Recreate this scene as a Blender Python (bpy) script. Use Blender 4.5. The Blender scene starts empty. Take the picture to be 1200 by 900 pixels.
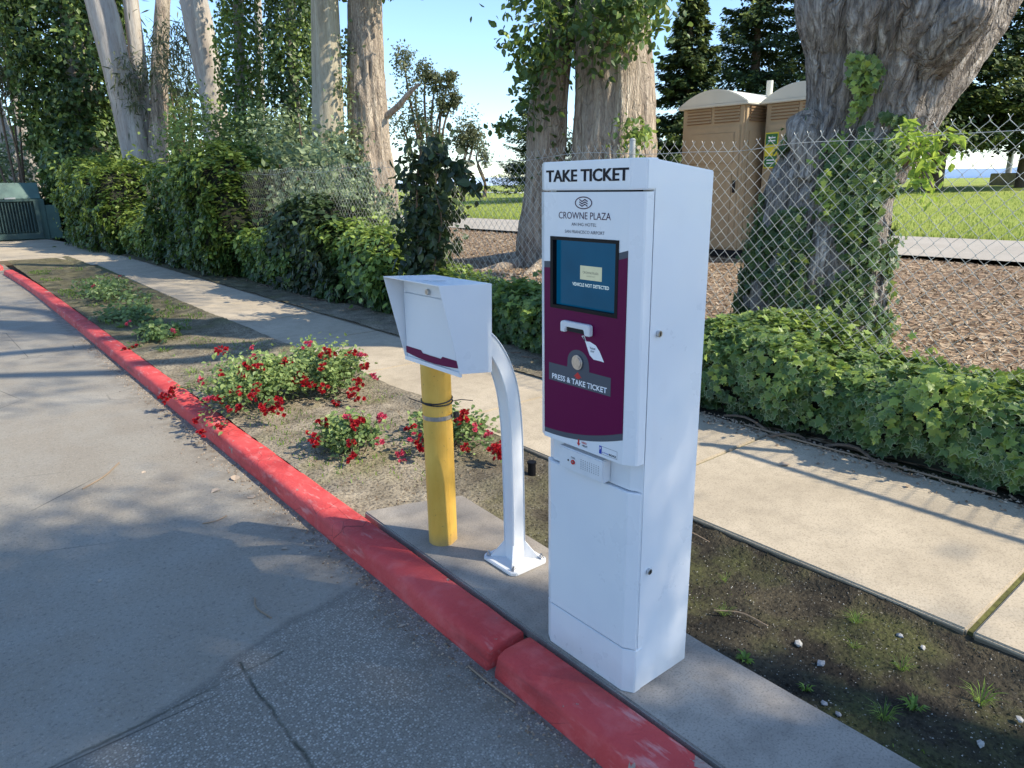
import bpy, bmesh, math, random
import numpy as np
from mathutils import Vector, Matrix
rng = np.random.default_rng(7)
random.seed(7)
sc = bpy.context.scene
C = bpy.data.collections.new("scene"); sc.collection.children.link(C)
EYE = 1.5; F = 825.0

# ------------------------------------------------------------------ camera
h = Vector((-100-600, 450-228, -F)); g = Vector((1700-600, 450-200, -F))
n = g.cross(h).normalized()
if n.y < 0: n = -n
Yv = h.normalized(); Xv = Yv.cross(n)
Rm = Matrix((Xv, Yv, n))                      # world = Rm @ cam
cd = bpy.data.cameras.new("camera"); cam = bpy.data.objects.new("camera", cd); C.objects.link(cam)
cam.matrix_world = Matrix.Translation((0, 0, EYE)) @ Rm.to_4x4()
cd.sensor_width = 36; cd.lens = 36*F/1200; cd.clip_end = 20000; cd.clip_start = 0.05
sc.camera = cam

# ------------------------------------------------------------------ world + sun
w = bpy.data.worlds.new("World"); sc.world = w; w.use_nodes = True
nt = w.node_tree; nt.nodes.clear()
sky = nt.nodes.new('ShaderNodeTexSky'); sky.sky_type = 'NISHITA'; sky.sun_disc = False
EL = math.radians(41.7); AZ = math.atan2(.555, -.832)
sky.sun_elevation = EL; sky.sun_rotation = AZ; sky.air_density = 1.0; sky.dust_density = 0.15; sky.ozone_density = 3.2; sky.altitude = 10
bg = nt.nodes.new('ShaderNodeBackground'); bg.inputs[1].default_value = 0.295
out = nt.nodes.new('ShaderNodeOutputWorld')
tn = nt.nodes.new('ShaderNodeMix'); tn.data_type = 'RGBA'; tn.blend_type = 'MULTIPLY'; tn.inputs[0].default_value = 1; tn.inputs[7].default_value = (.88, .93, .98, 1)
nt.links.new(sky.outputs[0], tn.inputs[6]); nt.links.new(tn.outputs[2], bg.inputs[0]); nt.links.new(bg.outputs[0], out.inputs[0])
sd = bpy.data.lights.new("sun", 'SUN'); sd.energy = 7.2; sd.angle = math.radians(0.55); sd.color = (1, .90, .72)
so = bpy.data.objects.new("sun", sd); C.objects.link(so)
sv = Vector((.555*math.cos(EL), -.832*math.cos(EL), math.sin(EL)))
so.rotation_euler = (-sv).to_track_quat('-Z', 'Y').to_euler(); so.location = sv*30
sc.view_settings.view_transform = 'Standard'; sc.view_settings.look = 'None'; sc.view_settings.exposure = 0

# ------------------------------------------------------------------ numpy noise
def _h(ix, iy, iz, s):
    x = (ix*374761393 + iy*668265263 + iz*2147483647 + s*1274126177) & 0xffffffff
    x = ((x ^ (x >> 13))*1274126177) & 0xffffffff
    return ((x ^ (x >> 16)) & 0xffff)/65535.0
def vn(p, s=0):
    p = np.asarray(p, float); i = np.floor(p).astype(np.int64); f = p-i; f = f*f*(3-2*f)
    r = 0
    for dx in (0, 1):
        for dy in (0, 1):
            for dz in (0, 1):
                wgt = (f[:, 0] if dx else 1-f[:, 0])*(f[:, 1] if dy else 1-f[:, 1])*(f[:, 2] if dz else 1-f[:, 2])
                r = r+wgt*_h(i[:, 0]+dx, i[:, 1]+dy, i[:, 2]+dz, s)
    return r*2-1
def fbm(p, o=3, s=0):
    p = np.asarray(p, float); r = 0; a = 1
    for k in range(o): r = r+a*vn(p*2**k, s+k); a *= .5
    return r/1.75

# ------------------------------------------------------------------ mesh builder
class MB:
    def __init__(s): s.v = []; s.f = []; s.t = []; s.e = []; s.n = 0
    def add(s, v, f, t=None, e=None):
        v = np.asarray(v, float).reshape(-1, 3); f = np.asarray(f, np.int64)
        s.v.append(v); s.f.append(f+s.n)
        s.t.append(np.full(len(v), .5) if t is None else np.broadcast_to(np.asarray(t, float), (len(v),)))
        s.e.append(np.zeros(len(v)) if e is None else np.broadcast_to(np.asarray(e, float), (len(v),)))
        s.n += len(v); return s
    def box(s, x0, x1, y0, y1, z0, z1):
        v = [(x0,y0,z0),(x1,y0,z0),(x1,y1,z0),(x0,y1,z0),(x0,y0,z1),(x1,y0,z1),(x1,y1,z1),(x0,y1,z1)]
        return s.add(v, [(0,3,2,1),(4,5,6,7),(0,1,5,4),(1,2,6,5),(2,3,7,6),(3,0,4,7)])
    def tube(s, pts, r, k=6, t=.5, cap=True):
        P = np.asarray(pts, float); m = len(P); r = np.broadcast_to(np.asarray(r, float), (m,))
        T = np.gradient(P, axis=0); T /= np.linalg.norm(T, axis=1)[:, None]+1e-9
        ref = np.array([0, 0, 1.]) if abs(T[:, 2]).mean() < .8 else np.array([1., 0, 0])
        A = np.cross(T, ref); A /= np.linalg.norm(A, axis=1)[:, None]+1e-9; B = np.cross(T, A)
        a = np.arange(k)*2*math.pi/k
        V = P[:, None]+r[:, None, None]*(np.cos(a)[None, :, None]*A[:, None]+np.sin(a)[None, :, None]*B[:, None])
        i = np.arange(m-1)[:, None]*k; j = np.arange(k)[None]; j2 = (j+1) % k
        Fq = np.stack([i+j, i+k+j, i+k+j2, i+j2], -1).reshape(-1, 4)
        n0 = s.n; s.add(V.reshape(-1, 3), Fq, t)
        if cap: s.f.append(np.array([list(range(k))])+n0); s.f.append(np.array([list(range(k))[::-1]])+n0+(m-1)*k)
        return s
    def prism(s, poly, axis, lo, hi):
        """extrude a 2D polygon (the two other coordinates, in x,y,z order) along axis"""
        k = len(poly)
        def mk(c, u): a = list(u); a.insert(axis, c); return a
        v = [mk(lo, u) for u in poly]+[mk(hi, u) for u in poly]; n0 = s.n
        s.add(v, [(i, (i+1) % k, k+(i+1) % k, k+i) for i in range(k)])
        s.f.append(np.array([list(range(k))[::-1]])+n0); s.f.append(np.array([[k+i for i in range(k)]])+n0)
        return s
    def cyl(s, c, r, axis, lo, hi, k=20, r2=None):
        r2 = r if r2 is None else r2
        v = []
        for cc, rr in ((lo, r), (hi, r2)):
            for i in range(k):
                a = [c[0]+rr*math.cos(i*2*math.pi/k), c[1]+rr*math.sin(i*2*math.pi/k)]; a.insert(axis, cc); v.append(a)
        n0 = s.n; s.add(v, [(i, (i+1) % k, k+(i+1) % k, k+i) for i in range(k)])
        s.f.append(np.array([list(range(k))[::-1]])+n0); s.f.append(np.array([[k+i for i in range(k)]])+n0)
        return s
    def build(s, name, mat, parent=None, smooth=False, bevel=0, org=None, seg=2, fixn=False):
        V = np.concatenate(s.v)
        if parent is not None and org is None: org = ORG.get(parent.name)
        if org is not None: V = V-np.array(org)
        me = bpy.data.meshes.new(name)
        ls = [f for f in s.f if len(f)]
        tot = np.concatenate([np.full(len(f), f.shape[1]) for f in ls]); lo = np.concatenate([f.reshape(-1) for f in ls])
        me.vertices.add(len(V)); me.vertices.foreach_set('co', V.astype(np.float32).ravel())
        me.loops.add(len(lo)); me.loops.foreach_set('vertex_index', lo.astype(np.int32))
        me.polygons.add(len(tot)); me.polygons.foreach_set('loop_start', np.concatenate([[0], np.cumsum(tot)[:-1]]).astype(np.int32))
        me.polygons.foreach_set('loop_total', tot.astype(np.int32))
        me.polygons.foreach_set('use_smooth', np.full(len(tot), bool(smooth)))
        me.update(calc_edges=True)
        at = me.attributes.new('tint', 'FLOAT', 'POINT'); at.data.foreach_set('value', np.concatenate(s.t).astype(np.float32))
        at = me.attributes.new('edge', 'FLOAT', 'POINT'); at.data.foreach_set('value', np.concatenate(s.e).astype(np.float32))
        if bevel or fixn:
            bm = bmesh.new(); bm.from_mesh(me)
            bmesh.ops.recalc_face_normals(bm, faces=bm.faces)
            if bevel: bmesh.ops.bevel(bm, geom=[e for e in bm.edges if len(e.link_faces) == 2 and e.calc_face_angle(0) > .3], offset=bevel, segments=seg, affect='EDGES', clamp_overlap=True)
            bm.to_mesh(me); bm.free()
            if bevel: me.polygons.foreach_set('use_smooth', np.full(len(me.polygons), False))
        me.materials.append(mat)
        o = bpy.data.objects.new(name, me); C.objects.link(o)
        if parent is not None: o.parent = parent
        return o
ORG = {}
def tag(o, label=None, cat=None, group=None, kind=None):
    if label: o['label'] = label
    if cat: o['category'] = cat
    if group: o['group'] = group
    if kind: o['kind'] = kind
    return o
def thing(name, label, cat, loc=(0, 0, 0), group=None):
    o = bpy.data.objects.new(name, None); C.objects.link(o); o.location = loc; o.empty_display_size = .1
    ORG[o.name] = tuple(loc); return tag(o, label, cat, group)
def dup(root, loc, rz=0, s=1, label=None):
    def cp(o, par):
        c = o.copy(); C.objects.link(c)
        c.parent = par
        for ch in o.children: cp(ch, c)
        return c
    r = cp(root, None); r.location = loc; r.rotation_euler = (0, 0, rz); r.scale = (s, s, s) if not isinstance(s, tuple) else s
    if label: r['label'] = label
    return r

# ------------------------------------------------------------------ materials
def lin(c): return tuple(((x/255)/12.92 if x/255 <= .04045 else ((x/255+.055)/1.055)**2.4) for x in c)
class NT:
    def __init__(s, name):
        s.m = bpy.data.materials.new(name); s.m.use_nodes = True; s.t = s.m.node_tree; s.t.nodes.clear()
        s.out = s.n('ShaderNodeOutputMaterial'); s.b = s.n('ShaderNodeBsdfPrincipled'); s.l(s.b.outputs[0], s.out.inputs[0])
        s.tc = s.n('ShaderNodeTexCoord'); s.P = s.tc.outputs['Object']
        s.geo = s.n('ShaderNodeNewGeometry'); s.W = s.geo.outputs['Position']
    def n(s, k): return s.t.nodes.new(k)
    def l(s, a, b): s.t.links.new(a, b)
    def put(s, sock, v):
        if hasattr(v, 'default_value') or hasattr(v, 'is_linked'): s.l(v, sock)
        else: sock.default_value = v if not (isinstance(v, tuple) and len(v) == 3 and sock.type == 'RGBA') else v+(1,)
    def noise(s, sc_, det=4, vec=None, rough=.55, dist=0, st=None):
        a = s.n('ShaderNodeTexNoise'); a.inputs['Scale'].default_value = sc_; a.inputs['Detail'].default_value = det
        a.inputs['Roughness'].default_value = rough; a.inputs['Distortion'].default_value = dist
        v = vec or s.W
        if st:
            mp = s.n('ShaderNodeMapping'); mp.inputs['Scale'].default_value = st; s.l(v, mp.inputs[0]); v = mp.outputs[0]
        s.l(v, a.inputs['Vector']); return a.outputs[0]
    def vor(s, sc_, feat='F1', vec=None, out='Distance', rnd=1):
        a = s.n('ShaderNodeTexVoronoi'); a.feature = feat; a.inputs['Scale'].default_value = sc_; a.inputs['Randomness'].default_value = rnd
        s.l(vec or s.W, a.inputs['Vector']); return a.outputs[out]
    def ramp(s, v, pts):
        r = s.n('ShaderNodeValToRGB'); e = r.color_ramp.elements
        while len(e) < len(pts): e.new(.5)
        for x, (p, c) in zip(e, pts):
            x.position = p; x.color = (c+(1,)) if isinstance(c, tuple) else (c, c, c, 1)
        s.l(v, r.inputs[0]); return r.outputs[0]
    def mix(s, f, a, b, mode='MIX'):
        x = s.n('ShaderNodeMix'); x.data_type = 'RGBA'; x.blend_type = mode
        s.put(x.inputs[0], f); s.put(x.inputs[6], a); s.put(x.inputs[7], b); return x.outputs[2]
    def math(s, op, a, b=0.0, c=None):
        x = s.n('ShaderNodeMath'); x.operation = op; s.put(x.inputs[0], a); s.put(x.inputs[1], b)
        if c is not None: s.put(x.inputs[2], c)
        return x.outputs[0]
    def sep(s, v=None):
        x = s.n('ShaderNodeSeparateXYZ'); s.l(v or s.W, x.inputs[0]); return x.outputs
    def attr(s, nme):
        x = s.n('ShaderNodeAttribute'); x.attribute_name = nme; return x.outputs['Fac']
    def bump(s, hgt, st=.3, dist=.01):
        x = s.n('ShaderNodeBump'); x.inputs['Strength'].default_value = st; x.inputs['Distance'].default_value = dist
        s.l(hgt, x.inputs['Height']); s.l(x.outputs[0], s.b.inputs['Normal']); return x
    def set(s, col=None, rough=None, metal=None, spec=None):
        if col is not None: s.put(s.b.inputs['Base Color'], col)
        if rough is not None: s.put(s.b.inputs['Roughness'], rough)
        if metal is not None: s.put(s.b.inputs['Metallic'], metal)
        if spec is not None: s.put(s.b.inputs['Specular IOR Level'], spec)
        return s
def plain(name, col, rough=.5, metal=0, var=.12, sc_=6, spec=.5, bump=0):
    m = NT(name); nz = m.noise(sc_, 4)
    m.set(m.mix(m.ramp(nz, [(.3, 0.), (.7, 1.)]), tuple(c*(1-var) for c in col), tuple(min(1, c*(1+var)) for c in col)), rough, metal, spec)
    if bump: m.bump(m.noise(sc_*12, 3), bump, .002)
    return m.m
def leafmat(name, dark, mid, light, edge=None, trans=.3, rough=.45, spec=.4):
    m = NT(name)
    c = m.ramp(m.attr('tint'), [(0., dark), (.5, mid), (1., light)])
    if edge: c = m.mix(m.math('MULTIPLY', m.ramp(m.attr('edge'), [(.55, 0.), (.95, .8)]), m.ramp(m.noise(7, 3), [(.42, .12), (.6, 1.)])), c, edge)
    m.set(c, rough, 0, spec)
    tr = m.n('ShaderNodeBsdfTranslucent'); m.put(tr.inputs[0], m.mix(.5, c, tuple(min(1, x*1.6) for x in light)))
    mx = m.n('ShaderNodeMixShader'); mx.inputs[0].default_value = trans
    m.l(m.b.outputs[0], mx.inputs[1]); m.l(tr.outputs[0], mx.inputs[2]); m.l(mx.outputs[0], m.out.inputs[0])
    return m.m
M = {}
# white powder coat
m = NT('white_powder_coat'); nz = m.noise(2.5, 3); fine = m.noise(420, 2)
dirt = m.ramp(m.math('ADD', m.sep()[2], m.math('MULTIPLY', m.noise(9, 4), .12)), [(.03, (.50, .49, .47)), (.16, (.80, .81, .82))])
stk = m.ramp(m.noise(16, 5, st=(1, 1, .06)), [(.58, 0.), (.78, .12)]); smg = m.ramp(m.noise(5, 6, rough=.7), [(.58, 0.), (.74, .16)])
wc = m.mix(m.ramp(nz, [(.35, 0.), (.7, 1.)]), dirt, (.735, .755, .79)); wc = m.mix(stk, wc, (.60, .58, .54)); wc = m.mix(smg, wc, (.68, .67, .65))
m.set(wc, m.ramp(m.noise(9, 5), [(.35, .26), (.65, .46)])); m.b.inputs['Coat Weight'].default_value = .15
m.bump(fine, .06, .0006); M['white'] = m.m
M['white2'] = plain('white_panel_paint', (.71, .73, .755), .42, 0, .03, 3)
M['offwhite'] = plain('pale_plastic', (.68, .69, .71), .45, 0, .05, 20)
M['purple'] = plain('purple_vinyl', lin((96, 0, 62)), .5, 0, .05, 3, .18)
M['grey'] = plain('grey_vinyl', lin((84, 88, 96)), .5, 0, .04, 5, .18)
M['black'] = plain('black_plastic', (.006, .006, .008), .5, 0, .1, 9, .18)
M['ink'] = plain('black_ink', (.012, .010, .014), .5, 0, .1, 9, .18)
M['ink_purple'] = plain('plum_ink', (.05, .008, .035), .5, 0, .1, 9, .18)
M['ink_grey'] = plain('grey_ink', (.09, .09, .11), .5, 0, .1, 9, .18)
M['ink_white'] = plain('white_ink', (.85, .85, .87), .5, 0, .02, 9)
M['ink_red'] = plain('red_ink', (.55, .02, .02), .5, 0, .1, 9)
M['ink_blue'] = plain('blue_ink', (.02, .05, .4), .5, 0, .1, 9)
M['steel'] = plain('brushed_steel', (.55, .55, .55), .28, 1, .15, 90)
M['galv'] = plain('galvanised_wire', (.50, .50, .47), .5, .35, .25, 12)
M['rail'] = plain('galvanised_pipe', (.42, .43, .42), .5, .6, .15, 12)
M['dark'] = plain('dark_gap', (.01, .01, .012), .8)
m = NT('screen_glow'); m.set((.002, .006, .012), .16, 0, .22)
gx_ = m.math('ADD', m.math('MULTIPLY', m.noise(7, 2), .6), .7)
m.b.inputs['Emission Color'].default_value = (.0, .050, .125, 1); m.l(gx_, m.b.inputs['Emission Strength']); M['screen'] = m.m
m = NT('screen_card'); m.set((.1, .1, .1), .3); m.b.inputs['Emission Color'].default_value = (.30, .36, .27, 1); m.b.inputs['Emission Strength'].default_value = 1; m.l(m.math('ADD', m.math('MULTIPLY', m.noise(60, 2), .3), .8), m.b.inputs['Emission Strength']); M['card'] = m.m
m = NT('screen_text'); m.set((.1, .1, .1), .3); m.b.inputs['Emission Color'].default_value = (.45, .6, .68, 1); m.l(m.math('ADD', m.math('MULTIPLY', m.noise(60, 2), .2), .9), m.b.inputs['Emission Strength']); M['scrtext'] = m.m
# yellow bollard paint
m = NT('yellow_bollard_paint'); a = m.noise(14, 5, st=(1, 1, .4)); b = m.noise(60, 4)
c = m.mix(m.ramp(a, [(.35, 0.), (.75, 1.)]), (.66, .37, .055), (.80, .50, .10)); c = m.mix(m.ramp(b, [(.66, 0.), (.72, .6)]), c, (.25, .15, .05))
z = m.sep()[2]; c = m.mix(m.ramp(m.math('ADD', z, m.math('MULTIPLY', a, .08)), [(.02, .8), (.10, 0.)]), c, (.3, .22, .12))
m.set(c, .42); m.bump(b, .15, .002); M['yellow'] = m.m
# red curb paint
m = NT('red_kerb_paint'); X, Y, Z = m.sep()
big = m.noise(2.2, 5); mid = m.noise(11, 6); fin = m.noise(90, 4)
c = m.mix(m.ramp(big, [(.3, 0.), (.7, 1.)]), (.51, .046, .046), (.68, .095, .088))
c = m.mix(m.ramp(mid, [(.50, 0.), (.68, .55)]), c, (.68, .15, .14))
topm = m.ramp(Z, [(-.02, 0.), (.0, 1.)]) if False else None
near = m.ramp(Y, [(0., 0.), (1., 1.)])
chipn = m.math('ADD', m.noise(6.5, 8, rough=.65), m.math('MULTIPLY', m.math('LESS_THAN', m.math('ABSOLUTE', m.math('SUBTRACT', Y, .86)), .16), .075))
chip = m.ramp(chipn, [(.625, 0.), (.64, 1.)])
c = m.mix(m.math('MULTIPLY', chip, .9), c, (.36, .30, .25))
scf = m.ramp(m.noise(30, 5, st=(1, .25, 1)), [(.56, 0.), (.66, .5)]); c = m.mix(m.math('MULTIPLY', scf, m.ramp(m.noise(1.7, 3), [(.45, 0.), (.6, 1.)])), c, (.72, .42, .38))
c = m.mix(m.ramp(m.noise(3.5, 6, st=(1, .6, 4)), [(.52, 0.), (.72, .55)]), c, (.13, .035, .035))
cr = m.math('MULTIPLY', m.ramp(m.vor(7, 'DISTANCE_TO_EDGE', vec=None), [(.0, 1.), (.012, 0.)]), m.ramp(m.noise(1.6, 2, st=(1.3, 1, 1)), [(.52, 0.), (.6, .8)]))
c = m.mix(cr, c, (.05, .015, .015))
low = m.ramp(m.math('ADD', Z, m.math('MULTIPLY', mid, .03)), [(0., 0.), (1., 0.)])
m.set(c, m.ramp(mid, [(.3, .62), (.7, .85)]), 0, .3); m.bump(m.math('ADD', m.math('MULTIPLY', fin, .8), m.math('SUBTRACT', mid, m.math('MULTIPLY', chip, .8))), .6, .008); M['kerb'] = m.m
# asphalt
m = NT('asphalt'); X, Y, Z = m.sep()
big = m.noise(.45, 5); md = m.noise(3.2, 5); fin = m.noise(150, 4, rough=.7)
warp = m.math('ADD', Y, m.math('MULTIPLY', m.math('SUBTRACT', m.noise(1.2, 4), .5), .35))
warp = m.math('ADD', warp, m.math('MULTIPLY', X, -.30))
coarse = m.ramp(m.math('MULTIPLY', warp, .1), [(.205, 1.), (.211, 0.)])     # Y < ~2.5
st = m.vor(120, out='Color'); stv = m.n('ShaderNodeSeparateColor'); m.l(st, stv.inputs[0])
std = m.vor(120); stone = m.math('MULTIPLY', m.ramp(stv.outputs[0], [(.30, 0.), (.75, 1.)]), m.ramp(std, [(.35, 1.), (.55, 0.)]))
st2 = m.vor(160, out='Color'); sv2 = m.n('ShaderNodeSeparateColor'); m.l(st2, sv2.inputs[0])
stone2 = m.math('MULTIPLY', m.ramp(sv2.outputs[1], [(.5, 0.), (.95, 1.)]), m.ramp(m.vor(160), [(.3, 1.), (.5, 0.)]))
base = m.mix(m.ramp(big, [(.35, 0.), (.68, 1.)]), (.245, .215, .172), (.32, .285, .228))
base = m.mix(m.ramp(md, [(.42, 0.), (.7, .7)]), base, (.32, .30, .255))
patch = m.ramp(m.noise(.9, 3), [(.60, 0.), (.68, .5)]); base = m.mix(patch, base, (.37, .34, .285))
cA = m.mix(m.math('MULTIPLY', stone2, .5), base, (.28, .28, .27)); cA = m.mix(m.ramp(m.noise(60, 5, rough=.75), [(.33, .55), (.48, 0.)]), cA, (.09, .083, .072)); cA = m.mix(m.ramp(m.noise(85, 4, rough=.75), [(.56, 0.), (.68, .55)]), cA, (.46, .42, .35))
cB = m.mix(m.math('MULTIPLY', stone, m.ramp(m.noise(2.3, 4), [(.3, .45), (.65, 1.)])), m.mix(.22, base, (.07, .063, .052)), (.56, .52, .45)); cB = m.mix(m.math('MULTIPLY', stone2, .6), cB, (.3, .29, .27))
cB = m.mix(m.ramp(fin, [(.38, .5), (.5, 0.)]), cB, (.06, .056, .05)); cA = m.mix(m.ramp(m.noise(26, 6, rough=.75), [(.5, 0.), (.72, .4)]), cA, (.34, .31, .26))
c = m.mix(coarse, cA, cB)
edge = m.ramp(m.math('ABSOLUTE', m.math('SUBTRACT', m.math('MULTIPLY', warp, .1), .208)), [(.0, .35), (.0018, 0.)]); c = m.mix(edge, c, (.045, .045, .045))
# joints cut in the surface
wx = m.math('ADD', X, m.math('MULTIPLY', m.math('SUBTRACT', m.noise(6, 4), .5), .05)); wy = m.math('ADD', Y, m.math('MULTIPLY', m.math('SUBTRACT', m.noise(5, 4), .5), .06))
j1 = m.math('MULTIPLY', m.ramp(m.math('ABSOLUTE', m.math('SUBTRACT', wx, .572)), [(.0015, 1.), (.008, 0.)]), m.math('LESS_THAN', Y, 2.24))
ty = m.math('SUBTRACT', wy, m.math('ADD', 2.12, m.math('MULTIPLY', X, .10)))
j2 = m.math('MULTIPLY', m.ramp(m.math('ABSOLUTE', ty), [(.002, 1.), (.008, 0.)]), m.math('LESS_THAN', X, .72))
j = m.math('MULTIPLY', m.math('MAXIMUM', j1, m.math('MULTIPLY', j2, .75)), m.ramp(m.noise(9, 3), [(.3, .45), (.5, 1.)]))
c = m.mix(m.math('MULTIPLY', j, .85), c, (.030, .034, .022))
crk = m.math('MULTIPLY', m.ramp(m.vor(.8, 'DISTANCE_TO_EDGE', vec=None), [(0., 1.), (.004, 0.)]), m.ramp(m.noise(.7, 2), [(.48, 0.), (.55, .8)]))
c = m.mix(crk, c, (.03, .03, .028))
gut = m.ramp(m.math('ADD', X, m.math('MULTIPLY', m.noise(4, 4), .12)), [(0., 0.), (1., 0.)])
dustg = m.math('MULTIPLY', m.ramp(m.math('SUBTRACT', X, m.math('MULTIPLY', m.noise(5, 5), .25)), [(.86, 0.), (1.06, .55)]), m.ramp(m.noise(13, 4), [(.4, 0.), (.6, 1.)]))
c = m.mix(dustg, c, (.14, .115, .085))
m.set(c, .85, 0, .3)
m.bump(m.math('ADD', m.math('MULTIPLY', m.mix(coarse, stone2, stone), .7), m.math('SUBTRACT', m.math('MULTIPLY', fin, 1.4), m.math('MULTIPLY', j, 2.5))), .6, .004); M['asphalt'] = m.m
# concrete
def concrete(name, lo, hi, joints=None, grime=.5, moss=False):
    m = NT(name); X, Y, Z = m.sep(); big = m.noise(1.4, 5); md = m.noise(9, 5); fin = m.noise(140, 3)
    c = m.mix(m.ramp(big, [(.3, 0.), (.7, 1.)]), lo, hi); c = m.mix(m.ramp(md, [(.45, 0.), (.75, grime)]), c, tuple(x*.6 for x in lo))
    c = m.mix(m.ramp(fin, [(.32, .5), (.5, 0.)]), c, tuple(x*.45 for x in lo)); c = m.mix(m.ramp(m.noise(200, 2), [(.62, 0.), (.75, .45)]), c, tuple(min(1, x*1.35) for x in hi))
    c = m.mix(m.ramp(m.vor(.9, 'DISTANCE_TO_EDGE'), [(0., .0), (.006, 0.)]), c, (.05, .045, .04))
    if joints: c = m.mix(m.ramp(m.math('ADD', m.math('MULTIPLY', Z, 10), m.math('MULTIPLY', md, .15)), [(.02, 1.), (.09, 0.)]), c, (.15, .125, .09))
    hgt = m.math('ADD', fin, m.math('MULTIPLY', md, .5))
    m.set(c, .88, 0, .25); m.bump(hgt, .3, .003); return m.m
M['walk'] = concrete('sidewalk_concrete', (.40, .335, .245), (.53, .45, .335), True, grime=.35)
M['pad'] = concrete('pad_concrete', (.27, .24, .205), (.40, .355, .30), grime=.6)
M['path'] = concrete('field_path', (.38, .345, .295), (.46, .42, .36), grime=.2)
M['moss'] = plain('mossy_joint', (.10, .10, .025), .95, 0, .5, 40)
# soil
m = NT('soil'); X, Y, Z = m.sep(); big = m.noise(1.1, 5); md = m.noise(6, 6); fin = m.noise(60, 5)
dk = m.mix(m.ramp(md, [(.35, 0.), (.68, 1.)]), (.030, .026, .020), (.088, .074, .048))
dk = m.mix(m.ramp(m.noise(3, 5), [(.46, 0.), (.62, .75)]), dk, (.075, .082, .028))
lt = m.mix(m.ramp(md, [(.3, 0.), (.7, 1.)]), (.19, .16, .115), (.40, .34, .25)); lt = m.mix(m.ramp(m.noise(2.2, 5), [(.52, 0.), (.66, .6)]), lt, (.16, .155, .06))
yy = m.math('ADD', Y, m.math('MULTIPLY', m.math('SUBTRACT', big, .5), 2.5)); yy = m.math('SUBTRACT', yy, m.math('MULTIPLY', m.math('SUBTRACT', X, 1.4), .9))
c = m.mix(m.ramp(m.math('MULTIPLY', yy, .1), [(.13, 0.), (.25, 1.)]), dk, lt)
c = m.mix(m.ramp(m.math('MULTIPLY', yy, .1), [(.55, 0.), (.9, .7)]), c, m.mix(m.ramp(md, [(.4, 0.), (.6, 1.)]), (.05, .05, .02), (.14, .13, .06)))
c = m.mix(m.ramp(fin, [(.35, .65), (.52, 0.)]), c, (.02, .017, .013)); c = m.mix(m.ramp(m.noise(110, 2), [(.66, 0.), (.74, .6)]), c, (.36, .33, .27))
m.set(c, .95, 0, .15); m.bump(m.math('ADD', fin, m.math('MULTIPLY', md, 1.5)), .9, .015); M['soil'] = m.m
# mulch
m = NT('bark_mulch'); vc = m.n('ShaderNodeSeparateColor'); 
mp = m.n('ShaderNodeMapping'); mp.inputs['Scale'].default_value = (1, .55, 1); mp.inputs['Rotation'].default_value = (0, 0, .5); m.l(m.W, mp.inputs[0])
m.l(m.vor(26, out='Color', vec=mp.outputs[0]), vc.inputs[0])
c = m.ramp(vc.outputs[0], [(.0, (.10, .062, .038)), (.35, (.24, .16, .10)), (.7, (.38, .27, .175)), (1., (.56, .44, .31))])
c = m.mix(m.ramp(m.noise(.8, 4), [(.3, .5), (.7, 0.)]), c, (.16, .10, .06)); m.set(c, .9, 0, .2)
m.bump(m.vor(26, vec=mp.outputs[0]), .8, .03); M['mulch'] = m.m
# lawn
m = NT('lawn'); c = m.mix(m.ramp(m.noise(.35, 4), [(.3, 0.), (.7, 1.)]), (.26, .33, .060), (.38, .43, .10)); c = m.mix(m.ramp(m.noise(6, 6, rough=.7), [(.45, 0.), (.75, .6)]), c, (.36, .36, .11))
c = m.mix(m.ramp(m.noise(30, 4), [(.3, .6), (.5, 0.)]), c, (.06, .11, .015)); m.set(c, .9, 0, .15); m.bump(m.noise(30, 4), .8, .05); M['lawn'] = m.m
M['ground'] = plain('bare_ground', (.16, .12, .08), .95, 0, .4, 1.5)
m = NT('far_hills'); m.set(m.mix(m.noise(.004, 4), (.58, .66, .78), (.64, .72, .82)), 1, 0, 0); M['hills'] = m.m  # distance haze put into the pale blue colour
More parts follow.
